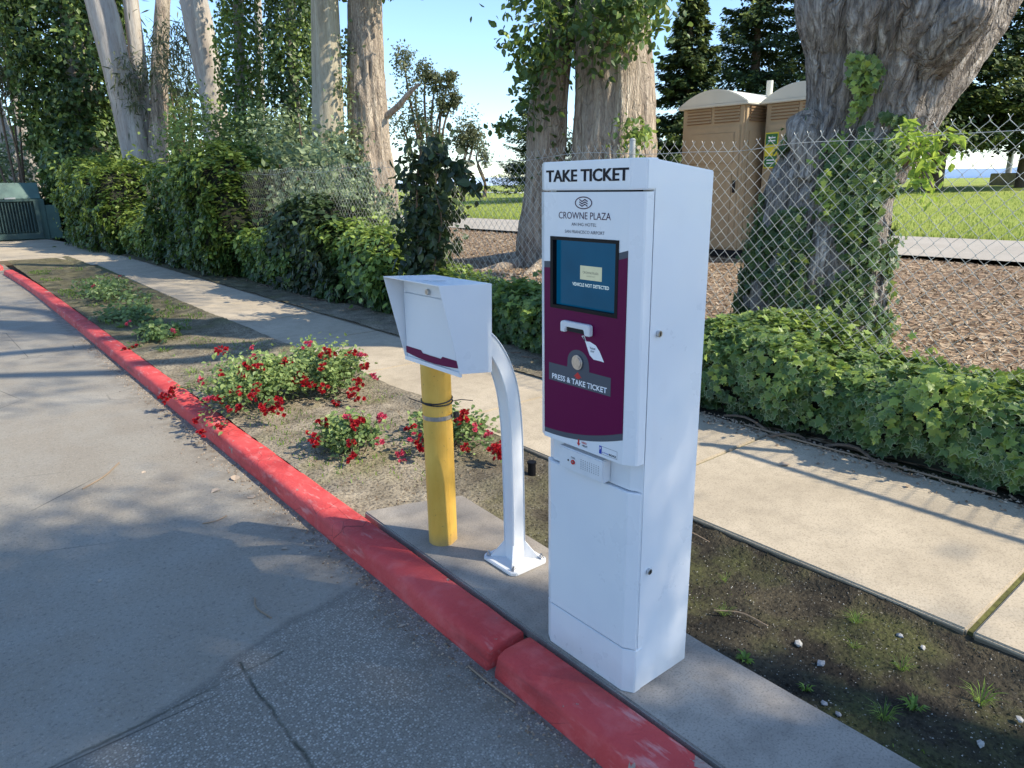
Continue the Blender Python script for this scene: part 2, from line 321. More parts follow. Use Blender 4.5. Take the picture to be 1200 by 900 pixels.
# bark
def bark(name, cols, zs=.25, sc_=9, bump=.6, tint=.8, fis=False, gain=1., fam=1.):
    cols = [tuple(min(.85, x*gain) for x in c_) for c_ in cols]
    m = NT(name); a = m.noise(sc_, 7, vec=m.P, st=(1, 1, zs), rough=.62, dist=.6); b = m.noise(sc_*.28, 4, vec=m.P, st=(1, 1, .3)); f = m.noise(sc_*6, 5, vec=m.P, st=(1, 1, .16))
    c = m.ramp(a, [(.28, cols[0]), (.45, cols[1]), (.58, cols[2]), (.72, cols[3])])
    c = m.mix(m.ramp(b, [(.4, 0.), (.62, .65)]), c, cols[4])
    c = m.mix(m.ramp(m.attr('tint'), [(.15, tint), (.55, 0.)]), c, tuple(x*.28 for x in cols[0]))
    c = m.mix(m.ramp(f, [(.35, .45), (.5, 0.)]), c, cols[0])
    hgt = m.math('ADD', a, m.math('MULTIPLY', f, .7))
    if fis:
        wv = m.n('ShaderNodeVectorMath'); wv.operation = 'SCALE'; nn_ = m.n('ShaderNodeTexNoise'); nn_.inputs['Scale'].default_value = 3.5; nn_.inputs['Detail'].default_value = 4; m.l(m.P, nn_.inputs['Vector'])
        m.l(nn_.outputs['Color'], wv.inputs[0]); wv.inputs['Scale'].default_value = .22
        av = m.n('ShaderNodeVectorMath'); av.operation = 'ADD'; m.l(m.P, av.inputs[0]); m.l(wv.outputs[0], av.inputs[1])
        for s_, z_, wd, am in ((9, .13, .13, .85*fam), (21, .11, .16, .6*fam)):
            mp = m.n('ShaderNodeMapping'); mp.inputs['Scale'].default_value = (1, 1, z_); m.l(av.outputs[0], mp.inputs[0])
            e_ = m.vor(s_, 'DISTANCE_TO_EDGE', vec=mp.outputs[0]); cr_ = m.ramp(e_, [(.0, am), (wd, 0.)])
            cr_ = m.math('MULTIPLY', cr_, m.ramp(m.noise(4, 3, vec=m.P, st=(1, 1, .5)), [(.35, .35), (.6, 1.)]))
            c = m.mix(cr_, c, tuple(x*.22 for x in cols[0])); hgt = m.math('SUBTRACT', hgt, m.math('MULTIPLY', cr_, 1.3))
    m.set(c, .85, 0, .2); m.bump(hgt, bump, .04); return m.m
M['bark_rough'] = bark('shaggy_bark', [(.075, .066, .06), (.18, .16, .14), (.30, .27, .24), (.47, .43, .38), (.15, .13, .115)], .13, 22, .9, .8, True, 2.1, .6)
M['bark_tan'] = bark('peeling_tan_bark', [(.13, .10, .08), (.31, .25, .19), (.46, .38, .29), (.64, .57, .46), (.30, .25, .20)], .08, 12, .8, .75, True, 1.3, .42)
M['bark_pale'] = bark('smooth_pale_bark', [(.24, .20, .17), (.40, .34, .28), (.50, .45, .38), (.62, .58, .50), (.36, .35, .34)], .07, 6, .3, .5)
M['bark_olive'] = bark('smooth_olive_bark', [(.22, .18, .12), (.36, .31, .22), (.46, .41, .30), (.56, .50, .38), (.34, .32, .26)], .06, 7, .3, .5)
M['twig'] = plain('brown_twig', (.14, .10, .07), .9, 0, .3, 30)
# leaves
M['ivy'] = leafmat('ivy_leaf', (.025, .060, .022), (.075, .145, .040), (.34, .44, .08), (.46, .52, .32), .25)
M['ivy_plain'] = leafmat('ivy_leaf_plain', (.018, .045, .014), (.055, .115, .030), (.32, .42, .09), None, .25)
M['ivy_dark'] = leafmat('ivy_leaf_dark', (.010, .026, .008), (.030, .065, .018), (.24, .33, .08), None, .2)
M['hedge'] = leafmat('hedge_leaf', (.015, .038, .010), (.045, .095, .020), (.27, .35, .07), None, .28)
M['gum'] = leafmat('gum_leaf', (.035, .05, .022), (.085, .11, .05), (.34, .34, .18), None, .25)
M['gum_green'] = leafmat('gum_leaf_green', (.03, .055, .02), (.08, .13, .035), (.33, .42, .11), None, .28)
M['silver'] = leafmat('silver_leaf', (.04, .065, .03), (.11, .16, .07), (.42, .49, .26), None, .25)
M['conifer'] = leafmat('conifer_needles', (.014, .030, .012), (.040, .072, .022), (.30, .35, .08), None, .1, .7)
M['bright'] = leafmat('bright_sprout_leaf', (.10, .17, .02), (.24, .36, .04), (.48, .60, .10), None, .4)
M['shrub_dark'] = leafmat('dark_shrub_leaf', (.010, .020, .008), (.028, .050, .018), (.10, .15, .05), None, .2)
M['rose_leaf'] = leafmat('rose_leaf', (.045, .085, .025), (.13, .20, .065), (.30, .38, .12), None, .25)
M['petal'] = leafmat('rose_petal', (.11, .002, .005), (.36, .006, .014), (.60, .035, .045), None, .3, .5)
M['petal_pink'] = leafmat('faded_rose_petal', (.30, .02, .06), (.55, .05, .11), (.75, .18, .22), None, .3, .5)
M['grass'] = leafmat('weed_grass', (.05, .09, .015), (.13, .22, .03), (.28, .40, .06), None, .3)
M['dry'] = leafmat('dry_leaf', (.12, .08, .05), (.30, .22, .15), (.55, .45, .35), None, .15, .7)
M['core'] = plain('hedge_core_shade', (.014, .016, .008), .95, 0, .4, 12)  # near-black fill, stands in for the shade inside the hedges
M['stone'] = plain('pale_stone', (.42, .40, .36), .85, 0, .3, 40)
M['stone2'] = plain('grey_stone', (.26, .27, .28), .85, 0, .3, 40)
M['tan'] = plain('tan_plastic', (.44, .32, .19), .55, 0, .10, 2)
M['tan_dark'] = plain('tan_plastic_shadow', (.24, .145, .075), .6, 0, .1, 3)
M['cream'] = plain('cream_plastic_roof', (.66, .64, .55), .5, 0, .06, 2)
M['green_box'] = plain('green_cabinet_paint', (.055, .12, .105), .5, 0, .2, 2.5)
M['green_box2'] = plain('green_cabinet_dark', (.030, .065, .060), .55, 0, .2, 2.5)
M['sign_g'] = plain('green_sticker', (.03, .17, .04), .5); M['sign_y'] = plain('yellow_sticker', (.75, .62, .03), .5)
M['cable'] = plain('black_cable_tie', (.015, .015, .02), .5)
M['stump'] = bark('stump_bark', [(.12, .11, .10), (.22, .20, .18), (.30, .28, .26), (.42, .40, .37), (.2, .19, .18)], .1, 12, .8)
M['goal'] = plain('white_goal_paint', (.8, .8, .8), .5); M['lamp'] = plain('grey_lamp_pole', (.40, .42, .43), .5, .2)

# ------------------------------------------------------------------ terrain
PR = [(-1000, 0), (4.8, 0), (7, .15), (10, .3), (16, .45), (30, .85), (60, 1.46), (75, 1.49), (80, 1.2), (100, -2), (1e5, -2)]
PX = np.array([a for a, b in PR]); PZ = np.array([b for a, b in PR])
def zt(x): return float(np.interp(x, PX, PZ))
def sheet(name, xs, ys, zf, mat, kind='structure', noise=0, nsc=1, smooth=True):
    X, Y = np.meshgrid(xs, ys, indexing='ij'); Z = zf(X, Y)
    P = np.stack([X, Y, Z], -1).reshape(-1, 3)
    if noise: P[:, 2] += noise*fbm(np.stack([P[:, 0]*nsc, P[:, 1]*nsc, P[:, 1]*0], -1), 4, 3)
    a = np.arange(len(xs)-1)[:, None]*len(ys)+np.arange(len(ys)-1)[None]
    Fq = np.stack([a, a+len(ys), a+len(ys)+1, a+1], -1).reshape(-1, 4)
    o = MB().add(P, Fq).build(name, mat, smooth=smooth); return tag(o, kind=kind)
ztv = lambda X, Y: np.interp(X, PX, PZ)
RZ = -.085
sheet('ground', np.array([-3000, -300, -60, -20, 0, 4, 4.6, 100, 300, 3000.]), np.array([-3000, -300, -50, -10, 0, 10, 40, 300, 3000.]), lambda X, Y: np.where(X < 4.5, RZ-.06, np.where(X < 90, -.08, -2.2)), M['ground'])
sheet('road', np.linspace(-30, 1.3, 40), np.linspace(-12, 60, 60), lambda X, Y: RZ+0*X, M['asphalt'])
# mulch bed, path, lawn behind the fence
sheet('mulch_bed', np.linspace(3.9, 11.6, 78), np.linspace(-14, 70, 340), lambda X, Y: ztv(X, Y)+.0, M['mulch'], noise=.05, nsc=.9)
sheet('field_path', np.linspace(11.55, 14.45, 6), np.linspace(-40, 160, 60), lambda X, Y: ztv(X, Y)+.045, M['path'])
sheet('lawn', np.concatenate([np.linspace(14.4, 60, 40), np.linspace(62, 100, 14)]), np.linspace(-80, 260, 120), lambda X, Y: ztv(X, Y)+.03, M['lawn'], noise=.02, nsc=.3)
# field line marking
tag(MB().add([(33.5, 40, zt(33.5)+.05), (34.1, 40, zt(34.1)+.05), (44.1, 90, zt(44.1)+.07), (43.5, 90, zt(43.5)+.07)], [(0, 1, 2, 3)]).build('field_marking', M['goal']), kind='structure')
# distant hills over the bay
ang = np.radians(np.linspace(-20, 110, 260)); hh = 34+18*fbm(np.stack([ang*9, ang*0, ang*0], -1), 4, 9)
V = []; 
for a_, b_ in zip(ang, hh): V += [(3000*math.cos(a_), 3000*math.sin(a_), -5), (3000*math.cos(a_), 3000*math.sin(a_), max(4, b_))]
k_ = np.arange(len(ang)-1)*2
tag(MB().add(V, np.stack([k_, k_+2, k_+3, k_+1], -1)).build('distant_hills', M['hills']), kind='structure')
sheet('bay_water', np.linspace(100, 6000, 4), np.linspace(-6000, 6000, 6), lambda X, Y: -1.9+0*X, plain('bay_water', (.50, .58, .68), .9))

# kerb: rounded profile swept along Y, in cast segments
def kerb_x(y): return 1.215+.0*y if y < 12 else 1.215-.0035*(y-12)**2
def kerb(y0, y1, name, xo=kerb_x, step=.05):
    ys = np.arange(y0, y1+1e-6, step); prof = [(-.012, RZ-.03), (-.008, RZ+.02), (.000, -.030), (.005, -.013), (.018, -.003), (.035, .002), (.09, .004), (.134, .003), (.149, -.001), (.154, -.01), (.156, -.08)]
    nP = len(prof); V = []
    for y in ys:
        for (a, b) in prof: V.append((xo(y)+a, y, b))
    V = np.array(V); q = fbm(V*np.array([9, 6, 9]), 3, 5); V[:, 0] += .0035*q; V[:, 2] += .003*fbm(V*5+7, 3, 8)*(V[:, 2] > -.1)
    a = np.arange(len(ys)-1)[:, None]*nP+np.arange(nP-1)[None]; Fq = np.stack([a, a+1, a+nP+1, a+nP], -1).reshape(-1, 4)
    b = MB().add(V, Fq); b.f.append(np.array([list(range(nP))])); b.f.append(np.array([list(range(nP))[::-1]])+(len(ys)-1)*nP)
    return tag(b.build(name, M['kerb'], smooth=True, fixn=True), kind='structure')
for y0, y1 in ((-2.4, 1.634), (1.643, 17.6)): kerb(y0, y1, 'kerb')
kerb(18.6, 27.0, 'kerb', xo=lambda y: 1.02-.012*(y-18.6)**2)
# pad under kiosk
b = MB(); b.prism([(1.371, -2.4), (1.78, -2.4), (1.79, 1.2), (1.86, 2.70), (1.60, 2.80), (1.395, 2.86)], 2, -.10, .0)
tag(b.build('concrete_pad', M['pad'], bevel=.006), kind='structure')
# planting strip
def soil_z(X, Y): return -.035+.016*fbm(np.stack([X.ravel()*2.2, Y.ravel()*2.2, 0*X.ravel()], -1), 4, 21).reshape(X.shape)+.008*fbm(np.stack([X.ravel()*14, Y.ravel()*14, 0*X.ravel()], -1), 3, 25).reshape(X.shape)+np.clip((Y-3)*.05, 0, .04)+.026*np.clip((X-2.42)/.09, 0, 1)*(X < 3)
sheet('planting_soil', np.arange(1.36, 2.60, .02), np.arange(-2.4, 20.0, .03), soil_z, M['soil'])
sheet('planting_soil', np.arange(3.58, 5.0, .04), np.arange(-3, 30, .06), lambda X, Y: soil_z(X, Y)+.03, M['soil'])
# sidewalk slabs
walk_r = lambda y: 3.72
for i, y0 in enumerate([-2.4, -.88, .646, 2.166, 3.686, 5.206, 6.726, 8.246, 9.766, 11.286, 12.806, 14.326, 15.846]):
    y1 = y0+1.506; b = MB()
    xe = 2.515 if y0 < 8 else 2.55+.02*(y0-8)
    xe2 = xe if y0 < 8 else xe+.03; wr = lambda y: float(np.interp(y, [-3, 2.6, 4.5, 10, 14, 22], [3.75, 3.79, 4.0, 4.08, 3.92, 3.6]))
    b.prism([(xe, y0), (wr(y0), y0), (wr(y1), y1), (xe2, y1)], 2, -.12, .012)
    tag(b.build('sidewalk', M['walk'], bevel=.007), kind='structure')
tag(MB().box(2.53, 3.72, -2.3, 17, -.11, .000).build('sidewalk_joint', M['moss']), kind='structure')
b = MB().prism([(-2.5, 20.2), (.9, 20.2), (2.3, 20.0), (2.6, 17.366), (3.9, 17.366), (3.6, 24), (2.9, 30), (-2.5, 30)], 2, -.12, .008); tag(b.build('sidewalk', M['walk'], bevel=.006), kind='structure')

# ------------------------------------------------------------------ leaf scattering
def T_quad():   # rhombic leaf, folded
    return np.array([(0, 0, 0), (.30, .5, .06), (0, 1, 0), (-.30, .5, .06)]), np.array([(0, 1, 2), (0, 2, 3)]), np.array([0, 1, 1, 1.])
def T_ovate():
    return (np.array([(0, 0, 0), (.26, .22, .05), (.34, .5, .07), (.18, .82, .04), (0, 1.05, -.04), (-.18, .82, .04), (-.34, .5, .07), (-.26, .22, .05), (0, .5, -.01)]),
            np.array([(8, i, (i+1) % 8) for i in range(8)]), np.array([1, 1, 1, 1, 1, 1, 1, 1, 0.]))
def T_lance():
    return (np.array([(0, 0, 0), (.09, .35, .03), (.06, .75, 0), (0, 1.1, -.08), (-.06, .75, 0), (-.09, .35, .03)]), np.array([(0, 1, 5), (1, 2, 5), (2, 4, 5), (2, 3, 4)]), np.zeros(6))
def T_ivy():
    pts = [(0, .0), (.22, -.10), (.50, .10), (.34, .32), (.56, .62), (.24, .62), (0, 1.05), (-.24, .62), (-.56, .62), (-.34, .32), (-.50, .10), (-.22, -.10)]
    v = np.array([(x, y, .05*(abs(x) > .3)-.10*(y > .9)) for x, y in pts]+[(x*.62, .08+y*.66, .01) for x, y in pts])
    k = 12; f = []
    for i in range(k): f += [(i, (i+1) % k, k+(i+1) % k), (i, k+(i+1) % k, k+i)]
    f += [(k, k+i, k+i+1) for i in range(1, k-1)]
    return v, np.array(f), np.array([1.]*k+[.0]*k)
def unit(v): return v/(np.linalg.norm(v, axis=-1, keepdims=True)+1e-9)
def scatter(mb, T, P, N, size, tint, fwd=None, r=rng):
    tv, tf, te = T; m = len(P); N = unit(N)
    if fwd is None: fwd = r.normal(size=(m, 3))
    fwd = fwd-(fwd*N).sum(1, keepdims=True)*N; fwd = unit(fwd); S = np.cross(fwd, N)
    size = np.broadcast_to(size, (m,))
    V = P[:, None]+size[:, None, None]*(tv[None, :, 0:1]*S[:, None]+tv[None, :, 1:2]*fwd[:, None]+tv[None, :, 2:3]*N[:, None])
    k = len(tv); Fa = (np.arange(m)[:, None, None]*k+tf[None]).reshape(-1, tf.shape[1])
    mb.add(V.reshape(-1, 3), Fa, np.repeat(np.clip(tint, 0, 1), k), np.tile(te, m)); return mb
def cloud(mb, T, c, rad, ncl, nlf, clr, size, up=.5, shell=.55, droop=0, r=rng, tb=0.0, flat=1.0):
    """leaf clumps spread through an ellipsoid"""
    c = np.array(c, float); rad = np.array(rad, float)
    d = unit(r.normal(size=(ncl, 3))); rr = (shell+(1-shell)*r.random(ncl))[:, None]
    cc = c+d*rad*rr; ct = r.normal(0, .16, ncl)
    sc_ = clr*(.6+.8*r.random(ncl))
    L = r.normal(size=(ncl, nlf, 3))*sc_[:, None, None]*np.array([1, 1, flat])
    P = (cc[:, None]+L).reshape(-1, 3); out_ = np.repeat(d, nlf, 0)
    N = unit(out_*.6+r.normal(size=P.shape)*.8+np.array([0, 0, up]))
    t = .42+np.repeat(ct, nlf)+.18*r.normal(size=len(P))+.12*(L.reshape(-1, 3)[:, 2]/clr)*.5+tb
    fwd = None if not droop else r.normal(size=P.shape)*.5+np.array([0, 0, -droop])
    return scatter(mb, T, P, N, size*(.65+.7*r.random(len(P))), t, fwd, r)

# ------------------------------------------------------------------ trunks
def catmull(P, n_):
    P = np.asarray(P, float); m = len(P); Q = np.vstack([2*P[0]-P[1], P, 2*P[-1]-P[-2]]); o = []
    for t in np.linspace(0, m-1-1e-6, n_):
        i = int(t); u = t-i; p0, p1, p2, p3 = Q[i:i+4]
        o.append(.5*((2*p1)+(-p0+p2)*u+(2*p0-5*p1+4*p2-p3)*u*u+(-p0+3*p1-3*p2+p3)*u**3))
    return np.array(o)
def trunk(mb, pts, k=48, n_=80, ridge=.05, rs=6, vs=1.2, flare=0, lump=.06, seed=0, sharp=1.0):
    """pts rows: x,y,z,r. Surface is ridged lengthwise."""
    Q = catmull(pts, n_); P = Q[:, :3]; R = np.maximum(Q[:, 3], .004)
    T = unit(np.gradient(P, axis=0)); ref = np.array([1., 0, 0])
    A = unit(np.cross(T, ref)); A = unit(np.cross(T, np.cross(A, T))) if False else A; B = np.cross(T, A)
    s_ = np.concatenate([[0], np.cumsum(np.linalg.norm(np.diff(P, axis=0), axis=1))])
    a = np.arange(k)*2*math.pi/k; ca, sa = np.cos(a), np.sin(a)
    S = np.repeat(s_, k); CA = np.tile(ca, n_); SA = np.tile(sa, n_)
    tw = .25*S
    cx, sx = np.cos(np.tile(a, n_)+tw*.3), np.sin(np.tile(a, n_)+tw*.3)
    nz = fbm(np.stack([cx*rs, sx*rs, S*vs], -1), 4, seed); rid = 1-np.abs(nz)*2; rid = np.sign(rid)*np.abs(rid)**sharp
    nl = fbm(np.stack([cx*1.2, sx*1.2, S*.9+9], -1), 2, seed+5)
    fl = 1+flare*np.exp(-S/.35)*(1+.7*np.cos(np.tile(a, n_)*5+seed))
    rad = np.repeat(R, k)*(1+lump*2*nl)*fl*(1+ridge*(rid-.3))
    V = np.repeat(P, k, 0)+rad[:, None]*(CA[:, None]*np.repeat(A, k, 0)+SA[:, None]*np.repeat(B, k, 0))
    i = np.arange(n_-1)[:, None]*k; j = np.arange(k)[None]; j2 = (j+1) % k
    mb.add(V, np.stack([i+j, i+j2, i+k+j2, i+k+j], -1).reshape(-1, 4), np.clip(.5+.45*rid, 0, 1)); return V.reshape(n_, k, 3), P
def on_trunk(V, P, lo, hi, m, out=.03, side=None, r=rng):
    """random points on a trunk surface between rows lo..hi (fractions), with outward normals"""
    n_ = len(P); i = (r.uniform(lo, hi, m)*(n_-1)).astype(int); j = r.integers(0, V.shape[1], m)
    p = V[i, j]; nn = unit(p-P[i])
    if side is not None:
        keep = (nn@np.array(side)) > r.uniform(-.2, .5, m); p, nn = p[keep], nn[keep]
    return p+nn*np.abs(r.normal(0, out, len(p)))[:, None], nn
def limb(mb, a, b, r0, r1, sag=.2, k=10, n_=14, seed=0):
    a = np.array(a, float); b = np.array(b, float); q = np.random.default_rng(seed)
    m1 = a+(b-a)*.35+q.normal(0, sag*.5, 3); m2 = a+(b-a)*.7+q.normal(0, sag*.5, 3)
    trunk(mb, [(*a, r0), (*m1, r0*.75+r1*.25), (*m2, r0*.4+r1*.6), (*b, r1)], k, n_, .05, 2, 1, 0, .05, seed)

# ------------------------------------------------------------------ text
AX = Matrix(((0, 0, -1), (-1, 0, 0), (0, 1, 0)))    # columns: right=-Y, up=+Z, normal=-X
def text(name, body, yc, zc, wd, ht, x, mat, parent, bold=0.0, shear=0, ax=AX):
    cu = bpy.data.curves.new(name, 'FONT'); cu.body = body; cu.size = 1; cu.offset = bold; cu.extrude = 0.0; cu.shear = shear; cu.resolution_u = 3
    o = bpy.data.objects.new(name, cu); C.objects.link(o); bpy.context.view_layer.update()
    me = bpy.data.meshes.new_from_object(o.evaluated_get(bpy.context.evaluated_depsgraph_get()))
    bpy.data.objects.remove(o)
    co = np.zeros(len(me.vertices)*3, np.float32); me.vertices.foreach_get('co', co); co = co.reshape(-1, 3)
    mn, mx = co.min(0), co.max(0); co = (co-(mn+mx)/2)
    co[:, 0] *= wd/(mx[0]-mn[0]); co[:, 1] *= ht/(mx[1]-mn[1]); co[:, 2] = 0
    Wd = co@np.array(ax).T+np.array([x, yc, zc])-np.array(ORG[parent.name])
    me.vertices.foreach_set('co', Wd.astype(np.float32).ravel()); me.update(); me.name = name
    me.materials.clear(); me.materials.append(mat)
    o = bpy.data.objects.new(name, me); C.objects.link(o); o.parent = parent; return o

# ------------------------------------------------------------------ ticket machine
K = thing('ticket_machine', 'tall white ticket machine reading TAKE TICKET with blue screen and purple panel', 'ticket machine', (1.535, 1.375, 0))
FX = 1.375; YA, YB = 1.215, 1.535; SA, SB = 1.18, 1.57
MB().prism([(1.428, 0), (1.671, 0), (1.671, 1.530), (1.428, 1.5585)], 1, SA+.0015, SB-.0015).build('cabinet', M['white'], K, bevel=.003)
MB().prism([(FX, YA), (1.398, SA), (1.440, SA-.0006), (1.440, SB+.0006), (1.398, SB), (FX, YB)], 2, 1.4845, 1.5605).build('header', M['white'], K, bevel=.003)
# door with screen opening
ys = [YA, 1.250, 1.505, YB]; zs = [.752, 1.160, 1.357, 1.480]
b = MB()
for i in range(3):
    for j in range(3):
        if (i, j) != (1, 1): b.add([(FX, ys[i], zs[j]), (FX, ys[i], zs[j+1]), (FX, ys[i+1], zs[j+1]), (FX, ys[i+1], zs[j])], [(0, 1, 2, 3)])
hx = FX+.014
for (a1, a2) in (((1.250, 1.160), (1.250, 1.357)), ((1.250, 1.357), (1.505, 1.357)), ((1.505, 1.357), (1.505, 1.160)), ((1.505, 1.160), (1.250, 1.160))):
    b.add([(FX, *a1), (FX, *a2), (hx, *a2), (hx, *a1)], [(0, 1, 2, 3)])
O_ = [(FX, YA), (1.393, SA+.004), (1.398, SA+.0005), (1.4255, SA+.0005)]; O2 = [(FX, YB), (1.393, SB-.004), (1.398, SB-.0005), (1.4255, SB-.0005)]
for Q in (O_, O2):
    for (p, q) in zip(Q, Q[1:]): b.add([(*p, .752), (*q, .752), (*q, 1.480), (*p, 1.480)], [(0, 1, 2, 3)])
for z in (.752, 1.480): b.add([(x, y, z) for x, y in O_]+[(x, y, z) for x, y in O2[::-1]], [tuple(range(8))])
b.build('upper_door', M['white'], K, fixn=True)
MB().box(hx, hx+.004, 1.246, 1.509, 1.156, 1.361).build('screen', M['screen'], K)
b = MB()
for a_ in ((1.497, 1.5048, 1.160, 1.357), (1.2502, 1.2575, 1.160, 1.357), (1.2575, 1.497, 1.3505, 1.3568), (1.2575, 1.497, 1.1602, 1.1665)): b.box(FX-.002, hx-.0005, *a_)
for a_ in ((1.247, 1.2500, 1.157, 1.360), (1.5050, 1.508, 1.157, 1.360), (1.2500, 1.505, 1.157, 1.16), (1.25, 1.505, 1.357, 1.360)): b.box(FX-.002, FX-.0002, *a_)
b.build('screen_bezel', M['black'], K)
MB().box(hx-.0012, hx-.0004, 1.319, 1.401, 1.246, 1.284).build('screen_card', M['card'], K)
text('screen_card_text', 'CROWNE PLAZA', 1.360, 1.266, .060, .006, hx-.0018, M['ink_grey'], K)
text('screen_card_text', 'an IHG hotel', 1.360, 1.257, .030, .003, hx-.0018, M['ink_grey'], K)
text('screen_message', 'VEHICLE NOT DETECTED', 1.361, 1.231, .140, .0095, hx-.0014, M['scrtext'], K, .012)
# vinyl bands
def strip(name, lo, hi, x, mat, y0=YA+.0005, y1=YB-.0003):
    Y1 = [y for y in np.linspace(y0, y1, 60)]; b = MB()
    for a, c in ((y0, 1.2468), (1.2468, 1.5082), (1.5082, y1)):
        yy = np.linspace(a, c, 30); mid = a == 1.2468
        V = []
        for y in yy: V += [(x, y, lo(y)), (x, y, min(hi(y), 1.157) if mid else hi(y))]
        k = np.arange(29)*2; b.add(V, np.stack([k, k+1, k+3, k+2], -1))
    return b.build(name, mat, K)
u = lambda y: (YB-y)/(YB-YA)      # 0 left .. 1 right
top = lambda y: 1.270+.048*u(y)-.010*math.sin(u(y)*math.pi)
bot = lambda y: .782+.062*u(y)**2
strip('grey_band', lambda y: bot(y)-.015-.005*u(y), lambda y: top(y)+.018, FX-.0006, M['grey'])
strip('purple_panel', bot, top, FX-.0012, M['purple'])
# logo
def oval(yc, zc, ry, rz, x, k=40): return [(x, yc+ry*math.cos(t), zc+rz*math.sin(t)) for t in np.linspace(0, 2*math.pi, k, endpoint=False)]
b = MB(); a1, a2 = oval(1.378, 1.452, .0325, .0165, FX-.0007), oval(1.378, 1.452, .0292, .0138, FX-.0007)
b.add(a1+a2, [(i, (i+1) % 40, 40+(i+1) % 40, 40+i) for i in range(40)])
for r_ in range(3):
    V = []
    for t in np.linspace(-1, 1, 18):
        zc = 1.452+(r_-1)*.0062+.0022*math.sin(t*math.pi*1.5); y = 1.378-t*.0155*(1-.0*abs(r_-1))
        V += [(FX-.0007, y, zc-.0016), (FX-.0007, y, zc+.0016)]
    k = np.arange(17)*2; b.add(V, np.stack([k, k+1, k+3, k+2], -1))
b.build('oval_logo', M['ink_purple'], K)
for dy_, dx_ in ((-.0011, 0), (0, .00005), (.0011, .0001)): text('take_ticket_lettering', 'TAKE TICKET', 1.3735+dy_, 1.5225, .303, .032, FX-.0007-dx_, M['ink'], K, .018)
text('hotel_name', 'CROWNE PLAZA', 1.376, 1.4185, .196, .0185, FX-.0007, M['ink_purple'], K, -.002)
text('hotel_line', 'AN IHG HOTEL', 1.376, 1.3955, .094, .0085, FX-.0007, M['ink_grey'], K, .0)
text('hotel_line', 'SAN FRANCISCO AIRPORT', 1.374, 1.3755, .150, .0085, FX-.0007, M['ink_grey'], K, .0)
# ticket slot
b = MB(); b.prism([(1.334, 1.096), (1.334, 1.124), (1.340, 1.1275), (1.445, 1.1275), (1.451, 1.122), (1.451, 1.096), (1.432, 1.096), (1.428, 1.112), (1.358, 1.112), (1.354, 1.096)], 0, FX-.016, FX-.0014)
b.build('ticket_slot', M['offwhite'], K, bevel=.002)
MB().box(FX-.010, FX-.0015, 1.3585, 1.4275, 1.099, 1.1115).build('slot_mouth', M['dark'], K)
# printed ticket
P_ = [(1.378, 1.091), (1.367, 1.093), (1.359, 1.078), (1.345, 1.079), (1.322, 1.072), (1.308, 1.058), (1.300, 1.046), (1.290, 1.030), (1.305, 1.031), (1.330, 1.031), (1.345, 1.041), (1.352, 1.054), (1.362, 1.075)]
MB().add([(FX-.0016, y, z) for y, z in P_], [tuple(range(len(P_)))]).build('printed_ticket', M['ink_white'], K)
MB().add([(FX-.0021, y, z) for y, z in ((1.374, 1.090), (1.368, 1.091), (1.361, 1.079), (1.364, 1.077))], [(0, 1, 2, 3)]).build('printed_ticket_mark', M['ink_grey'], K)
text('printed_ticket_text', 'Ticket', 1.334, 1.062, .022, .006, FX-.0021, M['ink_grey'], K, .02)
text('printed_ticket_text', 'EXIT', 1.334, 1.053, .014, .005, FX-.0021, M['ink_grey'], K, .02)
# button plate
P_ = [(1.5135, .938), (1.5135, .991), (1.4355, .991), (1.434, 1.003)]
P_ += [(1.391+.043*math.cos(t), 1.010+.038*math.sin(t)) for t in np.linspace(math.radians(10), math.radians(170), 16)]+[(1.346, 1.003), (1.346, .991), (1.2635, .991), (1.2635, .938)]
MB().add([(FX-.0017, y, z) for y, z in P_], [tuple(range(len(P_)))]).build('button_plate', M['grey'], K)
b = MB(); b.cyl((1.391, 1.012), .0215, 0, FX-.007, FX-.0018, 32); o = b.build('push_button', M['steel'], K, bevel=.001)
MB().cyl((1.391, 1.012), .0165, 0, FX-.0088, FX-.0071, 32).build('push_button_cap', M['steel'], K, bevel=.0006)
MB().add([(FX-.0023, 1.391, .983), (FX-.0023, 1.375, .968), (FX-.0023, 1.383, .968), (FX-.0023, 1.383, .963), (FX-.0023, 1.399, .963), (FX-.0023, 1.399, .968), (FX-.0023, 1.407, .968)], [tuple(range(7))]).build('red_arrow', M['ink_red'], K)
text('button_lettering', 'PRESS & TAKE TICKET', 1.388, .952, .222, .0165, FX-.0023, M['ink_white'], K, .02)
# lower marks
yc, zc = 1.386, .7705
MB().add([(FX-.0007, yc-.003, zc+.010), (FX-.0007, yc+.003, zc+.010), (FX-.0007, yc+.003, zc-.002), (FX-.0007, yc+.0075, zc-.002), (FX-.0007, yc, zc-.011), (FX-.0007, yc-.0075, zc-.002), (FX-.0007, yc-.003, zc-.002)], [tuple(range(7))]).build('red_arrow', M['ink_red'], K)
text('help_lettering', 'NEED', 1.363, .7745, .020, .006, FX-.0007, M['ink_red'], K, .02); text('help_lettering', 'HELP?', 1.361, .7655, .022, .006, FX-.0007, M['ink'], K, .02)
MB().add([(FX-.0007, y, z) for y, z in ((1.303, .761), (1.303, .785), (1.293, .785), (1.293, .761))], [(0, 1, 2, 3)]).build('maker_mark', M['ink_blue'], K)
text('maker_lettering', 'P', 1.298, .777, .005, .009, FX-.0012, M['ink_white'], K, .02)
text('maker_lettering', 'arking', 1.279, .7675, .024, .006, FX-.0007, M['ink_blue'], K, 0, .3); text('maker_lettering', 'BOXX', 1.251, .7675, .028, .0062, FX-.0007, M['ink'], K, .03)
b = MB()
